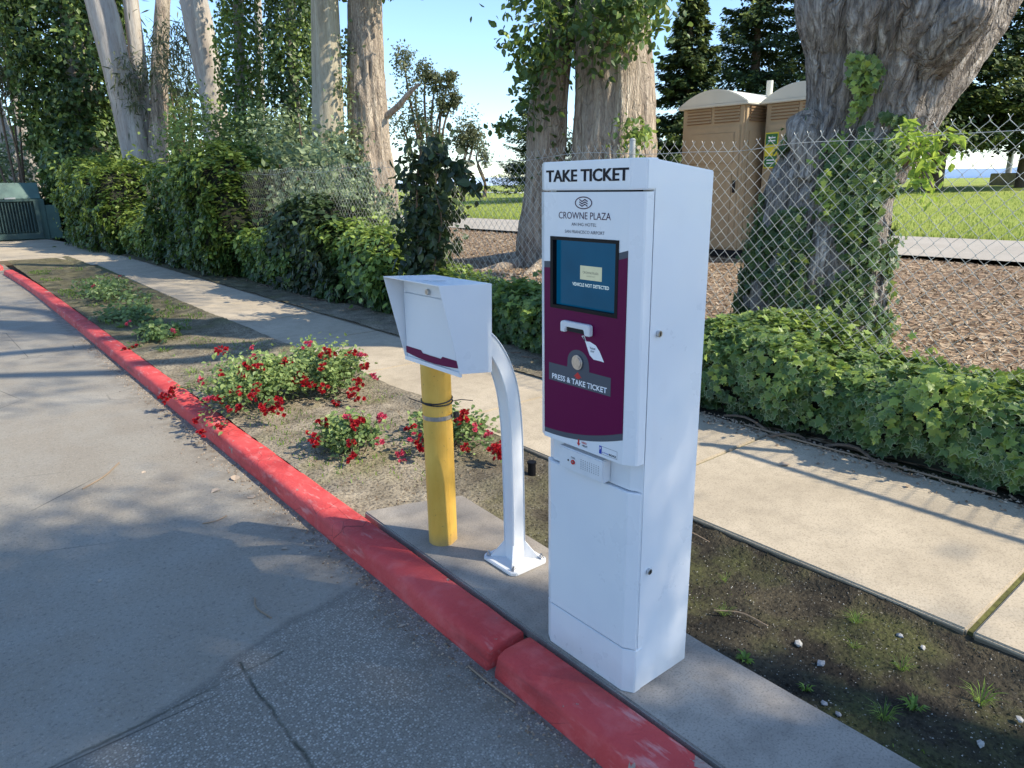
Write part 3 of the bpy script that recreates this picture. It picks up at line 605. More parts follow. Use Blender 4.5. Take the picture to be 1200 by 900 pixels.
for a_ in ((1.293, 1.234, .7842, .785), (1.293, 1.234, .761, .7618), (1.2348, 1.234, .761, .785)): b.add([(FX-.0007, a_[0], a_[2]), (FX-.0007, a_[1], a_[2]), (FX-.0007, a_[1], a_[3]), (FX-.0007, a_[0], a_[3])], [(0, 1, 2, 3)])
b.build('maker_frame', M['ink_grey'], K)
# recess, intercom, lower door, plinth
MB().prism([(1.412, YA+.002), (1.430, SA+.003), (1.430, SB-.003), (1.412, YB-.002)], 2, .664, .7495).build('recess_band', M['white2'], K)
it = MB().box(1.378, 1.4115, 1.290, 1.474, .668, .738).build('intercom', M['offwhite'], K, bevel=.003)
ORG[it.name] = ORG[K.name]
MB().cyl((1.411, .700), .0072, 0, 1.3745, 1.3778, 20).build('call_button', M['ink_red'], it); MB().cyl((1.4095, .7015), .003, 0, 1.3735, 1.3744, 12).build('button_highlight', M['steel'], it)
MB().cyl((1.432, .7005), .0028, 0, 1.3765, 1.3778, 12).build('microphone', M['ink'], it)
text('call_lettering', 'CALL', 1.411, .7135, .018, .0055, 1.3772, M['ink'], it, .02)
b = MB()
for i in range(9):
    for j in range(6): b.cyl((1.378-i*.0088, .7175-j*.0055), .0011, 0, 1.3770, 1.3779, 6)
b.build('speaker_grille', M['ink_grey'], it)
MB().prism([(1.400, YA), (1.421, SA+.0005), (1.4255, SA+.0005), (1.4255, SB-.0005), (1.421, SB-.0005), (1.400, YB)], 2, .1525, .660).build('lower_door', M['white'], K, bevel=.003)
MB().prism([(1.400, YA), (1.421, SA), (1.45, SA), (1.45, SB), (1.421, SB), (1.400, YB)], 2, .0, .1495).build('plinth', M['white'], K, bevel=.002)
MB().box(1.418, 1.429, YA+.004, YB-.004, .12, 1.5).build('door_gap', M['dark'], K)
for z in (1.114, .404):
    lk = MB().cyl((1.463, z), .009, 1, SA-.008, SA+.001, 20).build('lock', M['steel'], K, bevel=.001); ORG[lk.name] = ORG[K.name]
    MB().box(1.4615, 1.4645, SA-.0088, SA-.0082, z-.005, z+.005).build('keyhole', M['dark'], lk)

# ------------------------------------------------------------------ box on a curved arm
B = thing('drop_box', 'white metal box with angled hood, lock and purple stripe on the curved arm', 'box', (1.465, 2.085, .88))
YL, YR = 1.905, 2.265
side = [(1.250, 1.192), (1.466, 1.178), (1.458, .868), (1.322, .884)]
for y0 in (YL, YR-.0035): MB().prism(side, 1, y0, y0+.0035).build('side_plate', M['white'], B, bevel=.0008)
MB().prism([(1.2505, 1.1885), (1.2505, 1.1925), (1.4665, 1.1785), (1.4665, 1.1745)], 1, YL+.0037, YR-.0037).build('roof_plate', M['white'], B, bevel=.0008)
MB().prism([(1.330, 1.183), (1.462, 1.1735), (1.455, .872), (1.330, .887)], 1, YL+.0039, YR-.0039).build('housing', M['white'], B)
dr = MB().box(1.3215, 1.3298, YL+.012, YR-.016, .918, 1.1285).build('door', M['white2'], B, bevel=.0015)
MB().box(1.3235, 1.3298, YL+.012, YR-.016, 1.132, 1.176).build('top_strip', M['white2'], B, bevel=.001)
MB().cyl((2.080, 1.147), .0105, 0, 1.312, 1.3233, 20).build('lock', M['steel'], B, bevel=.001); MB().box(1.3112, 1.3118, 2.079, 2.081, 1.142, 1.152).build('keyhole', M['dark'], B)
V = []; yy = np.linspace(YL+.010, YR-.014, 30)
for y in yy:
    t = (y-yy[0])/(yy[-1]-yy[0]); V += [(1.3205, y, .893+.010*(2*t-1)**2), (1.3205, y, .928 if not .28 < t < .68 else .918)]
k = np.arange(29)*2; MB().add(V, np.stack([k, k+1, k+3, k+2], -1)).build('purple_stripe', M['purple'], B)
MB().prism([(1.319, .874), (1.319, .889), (1.331, .889), (1.331, .870)], 1, YL+.0041, YR-.0041).build('bottom_lip', M['white'], B)
# arm
A = thing('curved_arm_post', 'curved white square steel post bolted to the concrete by a gusseted base plate', 'post', (1.65, 2.03, 0))
cl = catmull([(1.4665, 1.005), (1.50, .972), (1.545, .925), (1.590, .850), (1.625, .745), (1.643, .60), (1.648, .42), (1.650, .25), (1.650, .008)], 60)
tg = unit(np.gradient(cl, axis=0)); nr = np.stack([-tg[:, 1], tg[:, 0]], -1); hw = .033
V = []
for (x, z), (nx, nz) in zip(cl, nr):
    for s_, yy_ in ((1, -hw), (1, hw), (-1, hw), (-1, -hw)):
        for e_ in ((0, 1) if True else ()):
            f1 = .86 if (e_ == 0) == (s_*yy_ > 0) else 1.0; f2 = 1.0 if f1 < 1 else .86
            V.append((x+nx*hw*s_*f1, 2.03+yy_*f2, z+nz*hw*s_*f1))
m_ = len(cl); i = np.arange(m_-1)[:, None]*8; j = np.arange(8)[None]; j2 = (j+1) % 8
b = MB().add(V, np.stack([i+j, i+j2, i+8+j2, i+8+j], -1).reshape(-1, 4)); b.f.append(np.array([list(range(8))])+(m_-1)*8); b.f.append(np.array([list(range(8))])); b.build('arm', M['white'], A, fixn=True)
MB().prism([(1.556, 1.945), (1.575, 1.926), (1.728, 1.926), (1.747, 1.945), (1.747, 2.118), (1.728, 2.137), (1.575, 2.137), (1.556, 2.118)], 2, .0005, .016).build('base_plate', M['white'], A, bevel=.003)
for (dx, dy) in ((1, 1), (1, -1), (-1, 1), (-1, -1)):
    d = np.array([dx, dy])/math.sqrt(2); s_ = np.array([-dy, dx])/math.sqrt(2)*.003
    c0 = np.array([1.650, 2.03])+d*.030; c1 = c0+d*.072
    V = [(*(c0+s_), .0165), (*(c1+s_), .0165), (*(c0+s_), .108), (*(c0-s_), .0165), (*(c1-s_), .0165), (*(c0-s_), .108)]
    if (dx, dy) != (1, 1) or True: MB().add(V, [(0, 1, 4, 3), (1, 2, 5, 4), (0, 3, 5, 2)]).add([V[0], V[1], V[2]], [(0, 1, 2)]).add([V[3], V[4], V[5]], [(2, 1, 0)]).build('gusset', M['white'], A)
for x in (1.578, 1.725):
    for y in (1.950, 2.113):
        b = MB(); b.cyl((x, y), .012, 2, .0162, .0185, 20); b.cyl((x, y), .0085, 2, .0186, .028, 6); b.cyl((x, y), .005, 2, .0281, .036, 10); b.build('bolt', M['steel'], A)
# bollard
Bo = thing('bollard', 'worn yellow steel bollard with a metal clamp and black cable ties under the white box', 'bollard', (1.525, 2.375, 0))
b = MB(); k = 40; a = np.arange(k)*2*math.pi/k; rr = np.full(k, .062)
th0 = math.atan2(-.97, -.25+.65); 
V = []
for z in np.linspace(-.05, .862, 30):
    for t in a:
        r_ = .062; d_ = math.cos(t-math.radians(-62))
        if d_ > .90: r_ = .062*.90/d_
        V.append((1.525+r_*math.cos(t), 2.375+r_*math.sin(t), z))
i = np.arange(29)[:, None]*k; j = np.arange(k)[None]; j2 = (j+1) % k
b.add(V, np.stack([i+j, i+j2, i+k+j2, i+k+j], -1).reshape(-1, 4)); b.f.append(np.array([list(range(k))])+29*k); o = b.build('pipe', M['yellow'], Bo, fixn=True)
def ring(z0, z1, r, mat, name, k=40):
    V = [(1.525+r*math.cos(t), 2.375+r*math.sin(t), z) for z in (z0, z1) for t in np.arange(k)*2*math.pi/k]
    return MB().add(V, [(i, (i+1) % k, k+(i+1) % k, k+i) for i in range(k)]).build(name, mat, Bo, fixn=True)
cb = ring(.570, .588, .0636, M['steel'], 'clamp_band'); ORG[cb.name] = ORG[Bo.name]
MB().box(1.575, 1.597, 2.318, 2.335, .567, .591).build('clamp_screw', M['dark'], cb, bevel=.002)
t_ = np.linspace(0, 2*math.pi, 30)
for dz, ph in ((.642, 0), (.650, 1.2)):
    MB().tube([(1.525+.065*math.cos(t), 2.375+.065*math.sin(t), dz+.006*math.sin(t+ph)) for t in t_], .0028, 6).build('cable_tie', M['cable'], Bo)
MB().tube([(1.47, 2.33, .648), (1.44, 2.35, .655), (1.40, 2.39, .675)], .0022, 5).build('cable_tie_tail', M['cable'], Bo); MB().tube([(1.575, 2.33, .640), (1.61, 2.32, .642), (1.655, 2.30, .632)], .0022, 5).build('cable_tie_tail', M['cable'], Bo)

# ------------------------------------------------------------------ chain-link fence
Fe = thing('chain_link_fence', 'galvanised chain link fence standing behind the ivy along the sidewalk', 'fence', (4.45, 3, 0))
FXX = 4.45; Wd = .090; hW = Wd/2
def fence_x(y, z): return FXX+.02*np.sin(y*1.7)+.015*np.sin(z*3+y)
def fence_top(y): return 1.80-.045*np.exp(-((y-2.95)/.35)**2)-.02*np.sin(y*2.1)**2
b = MB(); y0, y1 = -1.6, 22.; cols = int((y1-y0)/hW); rows = 38; pz = 1.76/rows
for c_ in range(cols):
    ya = y0+c_*hW; k3 = 4 if ya < 5 else 3; wr_ = .0023 if ya < 6 else max(.0011, .0023-(ya-6)*.0002)
    ii = np.arange(-1, rows+1); z = .03+ii*pz; sgn = (ii+c_) % 2
    y = ya+sgn*hW; tz = fence_top(ya)/1.80
    jit = rng.normal(0, .0012, len(ii)); 
    # bulge so neighbouring wires hook round each other
    y = y+np.where(sgn == 1, .004, -.004)*1.0
    xx = fence_x(y, z)+np.where(sgn == 1, .0035, -.0035)
    P = np.stack([xx+jit, y+jit, z*tz], -1)
    # twisted barb at the top
    P = np.vstack([P, P[-1]+np.array([0, (hW*.35 if sgn[-1] == 0 else -hW*.35)*1.0, .026])])
    if ya > 10 and c_ % 1: continue
    P[:, 0] += .012*np.sin(ya*3.1+P[:, 2]*2)+.01*np.sin(ya*7.7); P[:, 2] += .006*np.sin(ya*5.3+P[:, 2]*4)
    b.tube(P, wr_, k3, cap=False)
b.build('chain_link_mesh', M['galv'], Fe, smooth=True)
ty = np.linspace(-1.6, 22, 220)
MB().tube([(fence_x(y, 1.7)-.006, y, fence_top(y)-.055+.012*math.sin(y*3.1)) for y in ty], .0022, 4).build('top_wire', M['galv'], Fe)
MB().tube([(fence_x(y, .08)-.006, y, .10+.01*math.sin(y*2.1)) for y in ty], .0022, 4).build('bottom_wire', M['galv'], Fe)
for y in (.59, 3.95, 7.0, 13.4, 16.5, 20.0):
    b = MB().cyl((FXX+.03, y), .030 if y < 1 else .024, 2, -.05, 1.86 if y < 1 else 1.83, 16); b.cyl((FXX+.03, y), .034 if y < 1 else .028, 2, 1.861 if y < 1 else 1.831, 1.875 if y < 1 else 1.845, 16, r2=.012); b.build('fence_post', M['rail'], Fe, smooth=False)
MB().tube([(FXX+.03, .59, 1.80), (FXX+.03, -1.8, 1.80)], .021, 12).build('top_rail', M['rail'], Fe, smooth=True)
MB().tube([(FXX+.03, .56, 1.1), (FXX+.03, -1.8, .95)], .018, 10).build('brace_rail', M['rail'], Fe, smooth=True)

# ------------------------------------------------------------------ portable toilets
def toilet(name, label, x, y, rz, w_=1.14, dp=1.18, sticker=False):
    """front faces -X locally, right front corner at origin"""
    t = thing(name, label, 'portable toilet', (0, 0, 0), 'portable toilets behind the fence')
    z0, z1 = .13, 2.16
    MB().box(0.03, dp, 0.03, w_-.03, .0, z0).build('skid', M['dark'], t)
    MB().prism([(0, 0), (dp, 0), (dp, w_), (0, w_)], 2, z0+.002, z1).build('shell', M['tan'], t, bevel=.03)
    dr = MB().box(-.022, .004, .07, w_-.07, z0+.03, 1.87).build('door', M['tan'], t, bevel=.012); ORG[dr.name] = (0, 0, 0)
    for a, c in ((.16, .52), (.60, .98)): MB().box(-.034, -.0225, a, c, .30, 1.25).build('door_panel', M['tan'], dr, bevel=.01)
    MB().box(-.034, -.0225, .16, .98, 1.36, 1.78).build('door_panel', M['tan'], dr, bevel=.01)
    MB().box(-.045, -.0226, .09, .13, .95, 1.12).build('door_handle', M['dark'], dr)
    for a, c in ((.10, .54), (.60, 1.04)):
        b = MB()
        for i in range(5): b.prism([(-.006, 1.925+i*.042), (-.030, 1.930+i*.042), (-.006, 1.957+i*.042)], 1, a, c)
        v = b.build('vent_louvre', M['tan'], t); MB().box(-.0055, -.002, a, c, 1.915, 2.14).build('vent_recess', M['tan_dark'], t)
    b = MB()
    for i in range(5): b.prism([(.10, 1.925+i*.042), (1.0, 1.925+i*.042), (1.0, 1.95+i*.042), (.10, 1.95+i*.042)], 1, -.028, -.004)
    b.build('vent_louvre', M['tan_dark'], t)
    for a, c in ((.12, .54), (.64, 1.06)): MB().box(a, c, -.016, -.003, .3, 1.8).build('side_panel', M['tan'], t, bevel=.006)
    # arched roof with closed gables
    cc = np.linspace(0, 1, 17); prof = [(-.05+c*(w_+.10), z1+.015+.20*(1-(2*c-1)**2)) for c in cc]
    rf = MB().prism(prof+[(w_+.05, z1-.01), (-.05, z1-.01)], 0, -.055, dp+.055).build('roof', M['cream'], t, bevel=.012); ORG[rf.name] = (0, 0, 0)
    b = MB().box(-.065, dp+.065, -.055, w_+.055, z1-.025, z1+.021); b.build('roof_rim', M['cream'], t, bevel=.01)
    MB().cyl((dp-.25, .16), .05, 2, z1+.03, z1+.36, 16).build('vent_pipe', M['cream'], t)
    if sticker:
        for k_, (mm, z_) in enumerate(((M['sign_g'], 1.66), (M['sign_y'], 1.51), (M['sign_g'], 1.36))):
            MB().box(-.050, -.047, .88, 1.07, z_-.072, z_+.072).build('sticker', mm, t)
        MB().box(-.046, -.0230, .87, 1.08, 1.27, 1.75).build('sticker_backing', M['sign_y'], t)
        for z_ in (1.68, 1.64, 1.38, 1.34):
            MB().box(-.053, -.0505, .91, 1.03, z_-.008, z_+.008).build('sticker_line', M['ink_white'], t)
    t.scale = (1, 1, 1.09); t.location = (x, y, zt(x)); t.rotation_euler = (0, 0, rz); return t
toilet('portable_toilet', 'tan portable toilet with cream arched roof, seen whole right above the ticket machine', 9.98, 6.55, math.radians(3))
toilet('portable_toilet', 'tan portable toilet with green and yellow sticker, half hidden by the leaning trunk', 10.35, 5.30, math.radians(1), sticker=True)

# ------------------------------------------------------------------ green utility cabinet
G = thing('utility_cabinet', 'dark green metal utility cabinet with a finned radiator grille at the end of the sidewalk', 'utility cabinet', (2.2, 28.4, 0))
b = MB(); b.box(.6, 3.25, 28.3, 29.9, .0, 1.30); b.build('body', M['green_box'], G, bevel=.02)
b = MB(); b.prism([(28.5, 1.305), (30.2, 1.305), (30.2, 1.82), (28.75, 1.82)], 0, .4, 3.20); b.build('upper_housing', M['green_box'], G, bevel=.02)
b = MB(); b.box(.6, 3.05, 28.10, 28.295, .05, .24); b.box(.6, 3.05, 28.10, 28.295, 1.235, 1.30); b.box(2.93, 3.05, 28.10, 28.295, .245, 1.23); b.build('radiator_frame', M['green_box2'], G)
b = MB()
for i in range(26): b.box(.7+i*.085, .7+i*.085+.028, 28.06, 28.29, .27, 1.20)
b.build('radiator_fin', M['green_box2'], G)
MB().box(3.26, 3.62, 28.35, 29.6, .02, 1.10).build('side_wing', M['green_box'], G, bevel=.01)
MB().box(2.2, 2.5, 28.40, 28.49, 1.31, 1.36).build('latch', M['rail'], G)
# weathered stump / low wall block
S_ = thing('tree_stump', 'grey weathered tree stump leaning against the hedge beside the green cabinet', 'stump', (4.3, 26.6, 0)); b = MB()
trunk(b, [(4.3, 26.6, -.1, .48), (4.25, 26.6, .5, .40), (4.2, 26.6, 1.1, .36), (4.15, 26.6, 1.62, .38)], 40, 40, .12, 5, .5, .4, .1, 4); b.build('trunk', M['stump'], S_, smooth=True)
# goal
Go = thing('soccer_goal', 'white soccer goal frame standing far out on the lawn', 'goal', (31.5, 38, zt(31.5)))
gz = zt(31.5)+.02
b = MB(); b.tube([(31.9, 38.1, gz), (31.9, 38.1, gz+2.2), (35.2, 34.2, gz+2.2), (35.2, 34.2, gz)], .06, 8); b.build('goal_frame', M['goal'], Go)
MB().tube([(31.9, 38.1, gz+2.2), (33.3, 39.4, gz+.1), (31.9, 38.1, gz+.05)], .04, 6).build('side_frame', M['goal'], Go); MB().tube([(33.3, 39.4, gz+.1), (36.6, 35.5, gz+.1), (35.2, 34.2, gz+2.2)], .04, 6).build('back_frame', M['goal'], Go)
# lamp pole far right
Lp = thing('lamp_pole', 'grey lamp pole on a square concrete footing beyond the lawn', 'lamp', (43.2, 12.9, 1.1))
MB().cyl((43.2, 12.9), .14, 2, 1.7, 9, 16, r2=.09).build('pole', M['lamp'], Lp); MB().box(42.6, 43.8, 12.3, 13.5, .9, 1.72).build('footing', M['pad'], Lp, bevel=.03)
def T_leaf():
    v, f, e = T_ovate(); v = v.copy(); v[:, 0] *= .55; return v, f, e
# ------------------------------------------------------------------ ivy hedge along the fence
def hedge(y0, y1, hf, m, T, size, mat, x0=3.86, x1=4.78, core=True, name='ivy_hedge', label='', cat='hedge', group=None, seed=1, tb=0, bul=.09, part='foliage', flat_ends=False, shoots=9):
    r = np.random.default_rng(seed); t = thing(name, label, cat, ((x0+x1)/2, (y0+y1)/2, 0), group)
    def surf(y, s, inset=0):
        de = np.minimum(y-y0, y1-y); tp = 1-.85*np.exp(-(np.maximum(de, 0)/.22)**1.3)*(not flat_ends); h = np.maximum((hf(y)-inset)*tp, .02); a = x0+inset+.3*(1-tp); c = x1-inset-.3*(1-tp); L1 = h; L2 = (c-a); tot = 2*L1+L2; d = s*tot
        k = np.minimum(.22, h*.4)
        x = np.where(d < L1, a, np.where(d < L1+L2, a+(d-L1), c)); z = np.where(d < L1, d, np.where(d < L1+L2, h, tot-d))
        # round the shoulders
        fx = np.clip((x-a)/k, 0, 1); fz = np.clip((h-z)/k, 0, 1); x = x+np.where(d < L1, (1-fz)**2*k*.45, 0); z = z-np.where((d >= L1) & (d < L1+L2), (1-fx)**2*k*.45, 0)
        nx = np.where(d < L1, -1., np.where(d < L1+L2, 0, 1.)); nz = np.where((d >= L1) & (d < L1+L2), 1., 0.15)
        nx = nx-(1-fx)*.5*(nz > .5); nz = nz+(1-fz)*.6*(d < L1)
        return x, z, nx, nz
    y = r.uniform(y0, y1, m); ye = r.random(m)**1.3*.5; qe = r.random(m); y = np.where(qe < .10, y0+ye, np.where(qe > .90, y1-ye, y)); s = r.random(m)**.9*.86
    x, z, nx, nz = surf(y, s); N = unit(np.stack([nx, 0*nx, nz], -1))
    P = np.stack([x, y, z], -1); nn = fbm(P*2.3, 3, seed); n2 = fbm(P*7, 2, seed+4)
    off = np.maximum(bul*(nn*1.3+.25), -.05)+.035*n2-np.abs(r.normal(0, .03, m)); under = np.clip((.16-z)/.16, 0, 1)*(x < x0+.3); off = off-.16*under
    P = P+N*off[:, None]; ok = P[:, 2] > .03; P, N, off, z, n2, nn = P[ok], N[ok], off[ok], z[ok], n2[ok], nn[ok]; m = len(P)
    N2 = unit(N+r.normal(size=(m, 3))*.45+np.array([0, 0, .25])); 
    tint = .40+.22*n2+.16*r.normal(size=m)+.42*(P[:, 2]/np.maximum(hf(P[:, 1]), .1)-.6)+tb+.9*off  # tint paints highlights on top and bulges, shade lower down
    fwd = r.normal(size=(m, 3))*.7+np.array([0, 0, -.8])
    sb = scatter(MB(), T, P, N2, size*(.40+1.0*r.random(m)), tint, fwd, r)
    for _ in range(int((y1-y0)*shoots)):
        q = r.integers(0, m); c_ = P[q]+N[q]*r.uniform(.0, .05)+np.array([0, 0, r.uniform(0, .05)])
        k_ = int(r.integers(10, 26)); PP = c_+r.normal(0, size*r.uniform(.8, 1.7), (k_, 3)); scatter(sb, T, PP, unit(N[q]+r.normal(size=PP.shape)*.6), size*(.5+.7*r.random(k_)), np.clip(tint[q]+.12+.15*r.normal(size=k_), 0, 1), None, r)
    sb.build(part, mat, t)
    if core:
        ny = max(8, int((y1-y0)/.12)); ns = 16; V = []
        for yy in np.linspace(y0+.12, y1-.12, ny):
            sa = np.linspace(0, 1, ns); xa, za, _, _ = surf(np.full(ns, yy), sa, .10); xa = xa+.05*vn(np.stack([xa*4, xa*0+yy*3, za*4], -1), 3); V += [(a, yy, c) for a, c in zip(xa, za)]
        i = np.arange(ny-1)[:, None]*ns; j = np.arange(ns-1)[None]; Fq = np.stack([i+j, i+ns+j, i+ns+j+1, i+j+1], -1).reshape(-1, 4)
        b = MB().add(V, Fq); b.f.append(np.array([list(range(ns))])); b.f.append(np.array([list(range(ns))[::-1]])+(ny-1)*ns); b.build('shade_core', M['core'], t)  # solid dark core added under the leaves to block light
    # woody runners at the foot
    b = MB()
    for _ in range(int((y1-y0)*3.2) if y0 < 9 and part == 'foliage' else 0):
        yy = r.uniform(y0, y1-.3); xx = x0-.02-abs(r.normal(0, .05)); L = r.uniform(.2, .8); q = np.linspace(0, 1, 8)
        MB().tube(np.stack([xx+.05*np.sin(q*5+r.random()*6)-.02*q, yy+q*L, .012+.035*np.abs(np.sin(q*4+r.random()*3))], -1), r.uniform(.003, .009), 5).build('runner', M['twig'], t)
    return t
H = lambda ys_, hs_, am=.08: (lambda y: np.interp(y, ys_, hs_)+am*vn(np.stack([np.asarray(y, float).ravel()*2.1, 0*np.asarray(y, float).ravel(), 0*np.asarray(y, float).ravel()], -1), 31).reshape(np.shape(y)))
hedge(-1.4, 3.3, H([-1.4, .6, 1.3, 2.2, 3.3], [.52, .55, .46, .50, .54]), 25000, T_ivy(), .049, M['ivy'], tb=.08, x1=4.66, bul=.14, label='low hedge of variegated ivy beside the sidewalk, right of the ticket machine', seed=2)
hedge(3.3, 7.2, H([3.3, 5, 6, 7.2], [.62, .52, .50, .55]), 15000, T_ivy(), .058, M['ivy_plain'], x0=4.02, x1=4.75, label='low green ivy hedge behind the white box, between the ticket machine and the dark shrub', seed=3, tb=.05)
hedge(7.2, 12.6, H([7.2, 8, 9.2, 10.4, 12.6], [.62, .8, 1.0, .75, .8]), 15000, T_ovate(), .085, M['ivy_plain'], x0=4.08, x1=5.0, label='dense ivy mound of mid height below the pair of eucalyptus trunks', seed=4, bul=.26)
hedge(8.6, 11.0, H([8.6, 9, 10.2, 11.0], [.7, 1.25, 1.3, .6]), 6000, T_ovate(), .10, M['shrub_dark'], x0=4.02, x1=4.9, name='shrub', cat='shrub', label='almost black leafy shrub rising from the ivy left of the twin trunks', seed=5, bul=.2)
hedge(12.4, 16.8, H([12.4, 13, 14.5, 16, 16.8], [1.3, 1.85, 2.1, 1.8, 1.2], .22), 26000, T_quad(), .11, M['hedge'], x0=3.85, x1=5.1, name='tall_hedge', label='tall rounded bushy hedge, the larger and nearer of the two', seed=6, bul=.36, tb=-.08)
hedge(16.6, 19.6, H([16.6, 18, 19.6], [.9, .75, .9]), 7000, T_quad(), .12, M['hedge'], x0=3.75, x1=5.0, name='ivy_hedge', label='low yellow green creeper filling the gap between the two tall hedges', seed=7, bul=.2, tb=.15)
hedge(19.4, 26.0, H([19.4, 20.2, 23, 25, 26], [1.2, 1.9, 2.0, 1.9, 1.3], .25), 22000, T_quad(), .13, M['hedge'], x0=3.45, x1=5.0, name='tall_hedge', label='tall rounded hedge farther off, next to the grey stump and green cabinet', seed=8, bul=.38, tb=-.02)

def foliage_part(t, name, mat, T, blobs, size, seed, up=.5, droop=0, tb=0, flat=1.):
    r = np.random.default_rng(seed); b = MB()
    for (c, rad, ncl, nlf, clr) in blobs: cloud(b, T, c, rad, ncl, nlf, clr, size, up, droop=droop, r=r, tb=tb, flat=flat)
    return b.build(name, mat, t)

# ------------------------------------------------------------------ leaning shaggy tree behind the fence
def gum_crown(t, mat, blobs, size, seed, tb=0): return foliage_part(t, 'crown', mat, T_lance(), blobs, size, seed, .1, 1.0, tb)
tA = thing('eucalyptus_tree', 'massive leaning eucalyptus with shaggy grey bark and ivy climbing its base', 'tree', (5.85, 3.0, 0))
b = MB(); VA, PA = trunk(b, [(6.0, 3.15, -.15, .66), (5.98, 3.12, .0, .56), (5.95, 3.12, .7, .55), (5.95, 3.09, 1.24, .50), (6.0, 3.0, 1.64, .44), (6.07, 2.90, 2.01, .43), (6.08, 2.84, 2.40, .52), (6.06, 2.78, 2.80, .66), (6.12, 2.70, 3.3, .60), (6.2, 2.6, 4.2, .50), (6.2, 2.4, 6, .42), (6.3, 2.2, 8.2, .30), (6.4, 2.0, 10.5, .16)], 220, 460, .16, 11, 1.5, .18, .05, 11, .8)
b.build('trunk', M['bark_rough'], tA, smooth=True)
b = MB(); trunk(b, [(6.06, 2.86, 1.55, .30), (6.14, 2.74, 2.05, .40), (6.25, 2.58, 2.50, .46), (6.40, 2.40, 3.0, .46), (6.6, 1.9, 4.2, .34), (6.6, 1.0, 6., .2), (6.6, .0, 8., .09)], 80, 150, .13, 6, 1.4, 0, .08, 12, .9); b.build('limb', M['bark_rough'], tA, smooth=True)
b = MB(); trunk(b, [(5.95, 2.45, 2.36, .20), (5.84, 2.26, 2.50, .19), (5.78, 2.12, 2.62, .16), (5.75, 2.06, 2.70, .10)], 60, 50, .16, 5, 3, 0, .12, 13); b.build('broken_limb', M['bark_rough'], tA, smooth=True)
b = MB(); limb(b, (5.62, 3.12, 1.92), (5.45, 3.02, 1.50), .16, .05, .06, 30, 30, 4); b.build('burl', M['bark_rough'], tA, smooth=True)
b = MB()
for i, (a_, c_) in enumerate((((6.2, 2.5, 5.5), (4.6, .6, 9.5)), ((6.3, 2.2, 8), (7.6, 3.6, 11)), ((6.5, .4, 6.8), (6.0, -1.6, 9.6)), ((6.2, 2.4, 6.5), (5.0, 4.2, 10)))): limb(b, a_, c_, .15, .03, .5, 8, 16, i)
b.build('branch', M['bark_pale'], tA, smooth=True)
gum_crown(tA, M['gum'], [((7.4, 1.4, 10.2), (2.4, 2.4, 1.2), 52, 60, .38), ((6.3, -.9, 9.6), (1.4, 1.4, .8), 14, 60, .40)], .16, 30)
# climbing ivy on the base
r = np.random.default_rng(40); b = MB()
p, nn = on_trunk(VA, PA, .0, .42, 30000, .035, (-.75, -.45, 0), r)
zlim = 1.75+1.1*fbm(np.stack([p[:, 1]*1.8, p[:, 0]*1.8, p[:, 2]*.7], -1), 3, 50)+np.where(p[:, 1] < 2.9, .35, 0.1); cov = fbm(p*3.2, 3, 60)
ok = (p[:, 2] < zlim) & (cov > -.20+.30*(p[:, 2] > 1.15)); p, nn, cov = p[ok], nn[ok], cov[ok]
scatter(b, T_ivy(), p, unit(nn+r.normal(size=p.shape)*.35), .052*(.6+.8*r.random(len(p))), .14+.55*cov+.17*r.normal(size=len(p))+.12*(p[:, 1] < 2.9), r.normal(size=p.shape)*.5+np.array([0, 0, -1]), r)
lb = b
# stray brighter sprigs higher on the trunk
b = MB(); p, nn = on_trunk(VA, PA, .20, .50, 14000, .05, (-.7, -.6, 0), r); q = np.abs(p[:, 1]-2.78-.10*np.sin(p[:, 2]*5)); ok = (q < .055+.05*np.sin(p[:, 2]*9)) & (fbm(p*6, 2, 9) > -.15) & (p[:, 2] > 1.2) & (p[:, 2] < 2.4); p, nn = p[ok], nn[ok]
scatter(b, T_ivy(), p, unit(nn+r.normal(size=p.shape)*.5), .05*(.6+.8*r.random(len(p))), .7+.2*r.normal(size=len(p)), None, r); lb.v += b.v; lb.t += b.t; lb.e += b.e; lb.f += [f+lb.n for f in b.f]; lb.n += b.n; lb.build('climbing_ivy', M['ivy'], tA)
# ------------------------------------------------------------------ pair of trunks behind the ticket machine
tB = thing('eucalyptus_tree', 'two trunked eucalyptus with tan peeling bark and leafy sprouts behind the ticket machine', 'tree', (8.6, 8.3, .2))
b = MB(); VB, PB = trunk(b, [(8.7, 8.25, -.1, 1.0), (8.74, 8.19, .3, .80), (8.74, 8.14, 1.05, .67), (8.74, 8.12, 2.08, .61), (8.74, 8.10, 2.94, .57), (8.66, 8.12, 3.8, .54), (8.7, 8.1, 4.8, .46), (8.75, 8.0, 6.5, .36), (8.8, 7.8, 9, .25), (8.9, 7.6, 12, .12)], 100, 220, .11, 5, .6, .25, .06, 21, .8)
b.build('trunk', M['bark_tan'], tB, smooth=True)
b = MB(); VB2, PB2 = trunk(b, [(8.15, 9.05, 0, .55), (8.0, 9.0, .30, .40), (7.92, 9.02, .78, .31), (8.02, 8.95, 1.72, .29), (8.07, 8.9, 2.75, .29), (8.16, 8.8, 3.61, .23), (8.22, 8.74, 4.43, .21), (8.3, 8.8, 6.5, .16), (8.2, 9.2, 9, .08)], 70, 160, .12, 4, .8, .5, .10, 22, .8)
b.build('trunk', M['bark_tan'], tB, smooth=True)
b = MB()
for i, (x_, y_) in enumerate(((6.9, 9.3), (7.0, 8.3), (7.6, 10.6), (8.2, 6.9))): trunk(b, [(8.3, 8.8, .38, .20), ((8.3+x_)/2, (8.8+y_)/2, .24, .13), (x_, y_, zt(x_)-.02, .05)], 16, 20, .1, 3, 1, 0, .1, i)
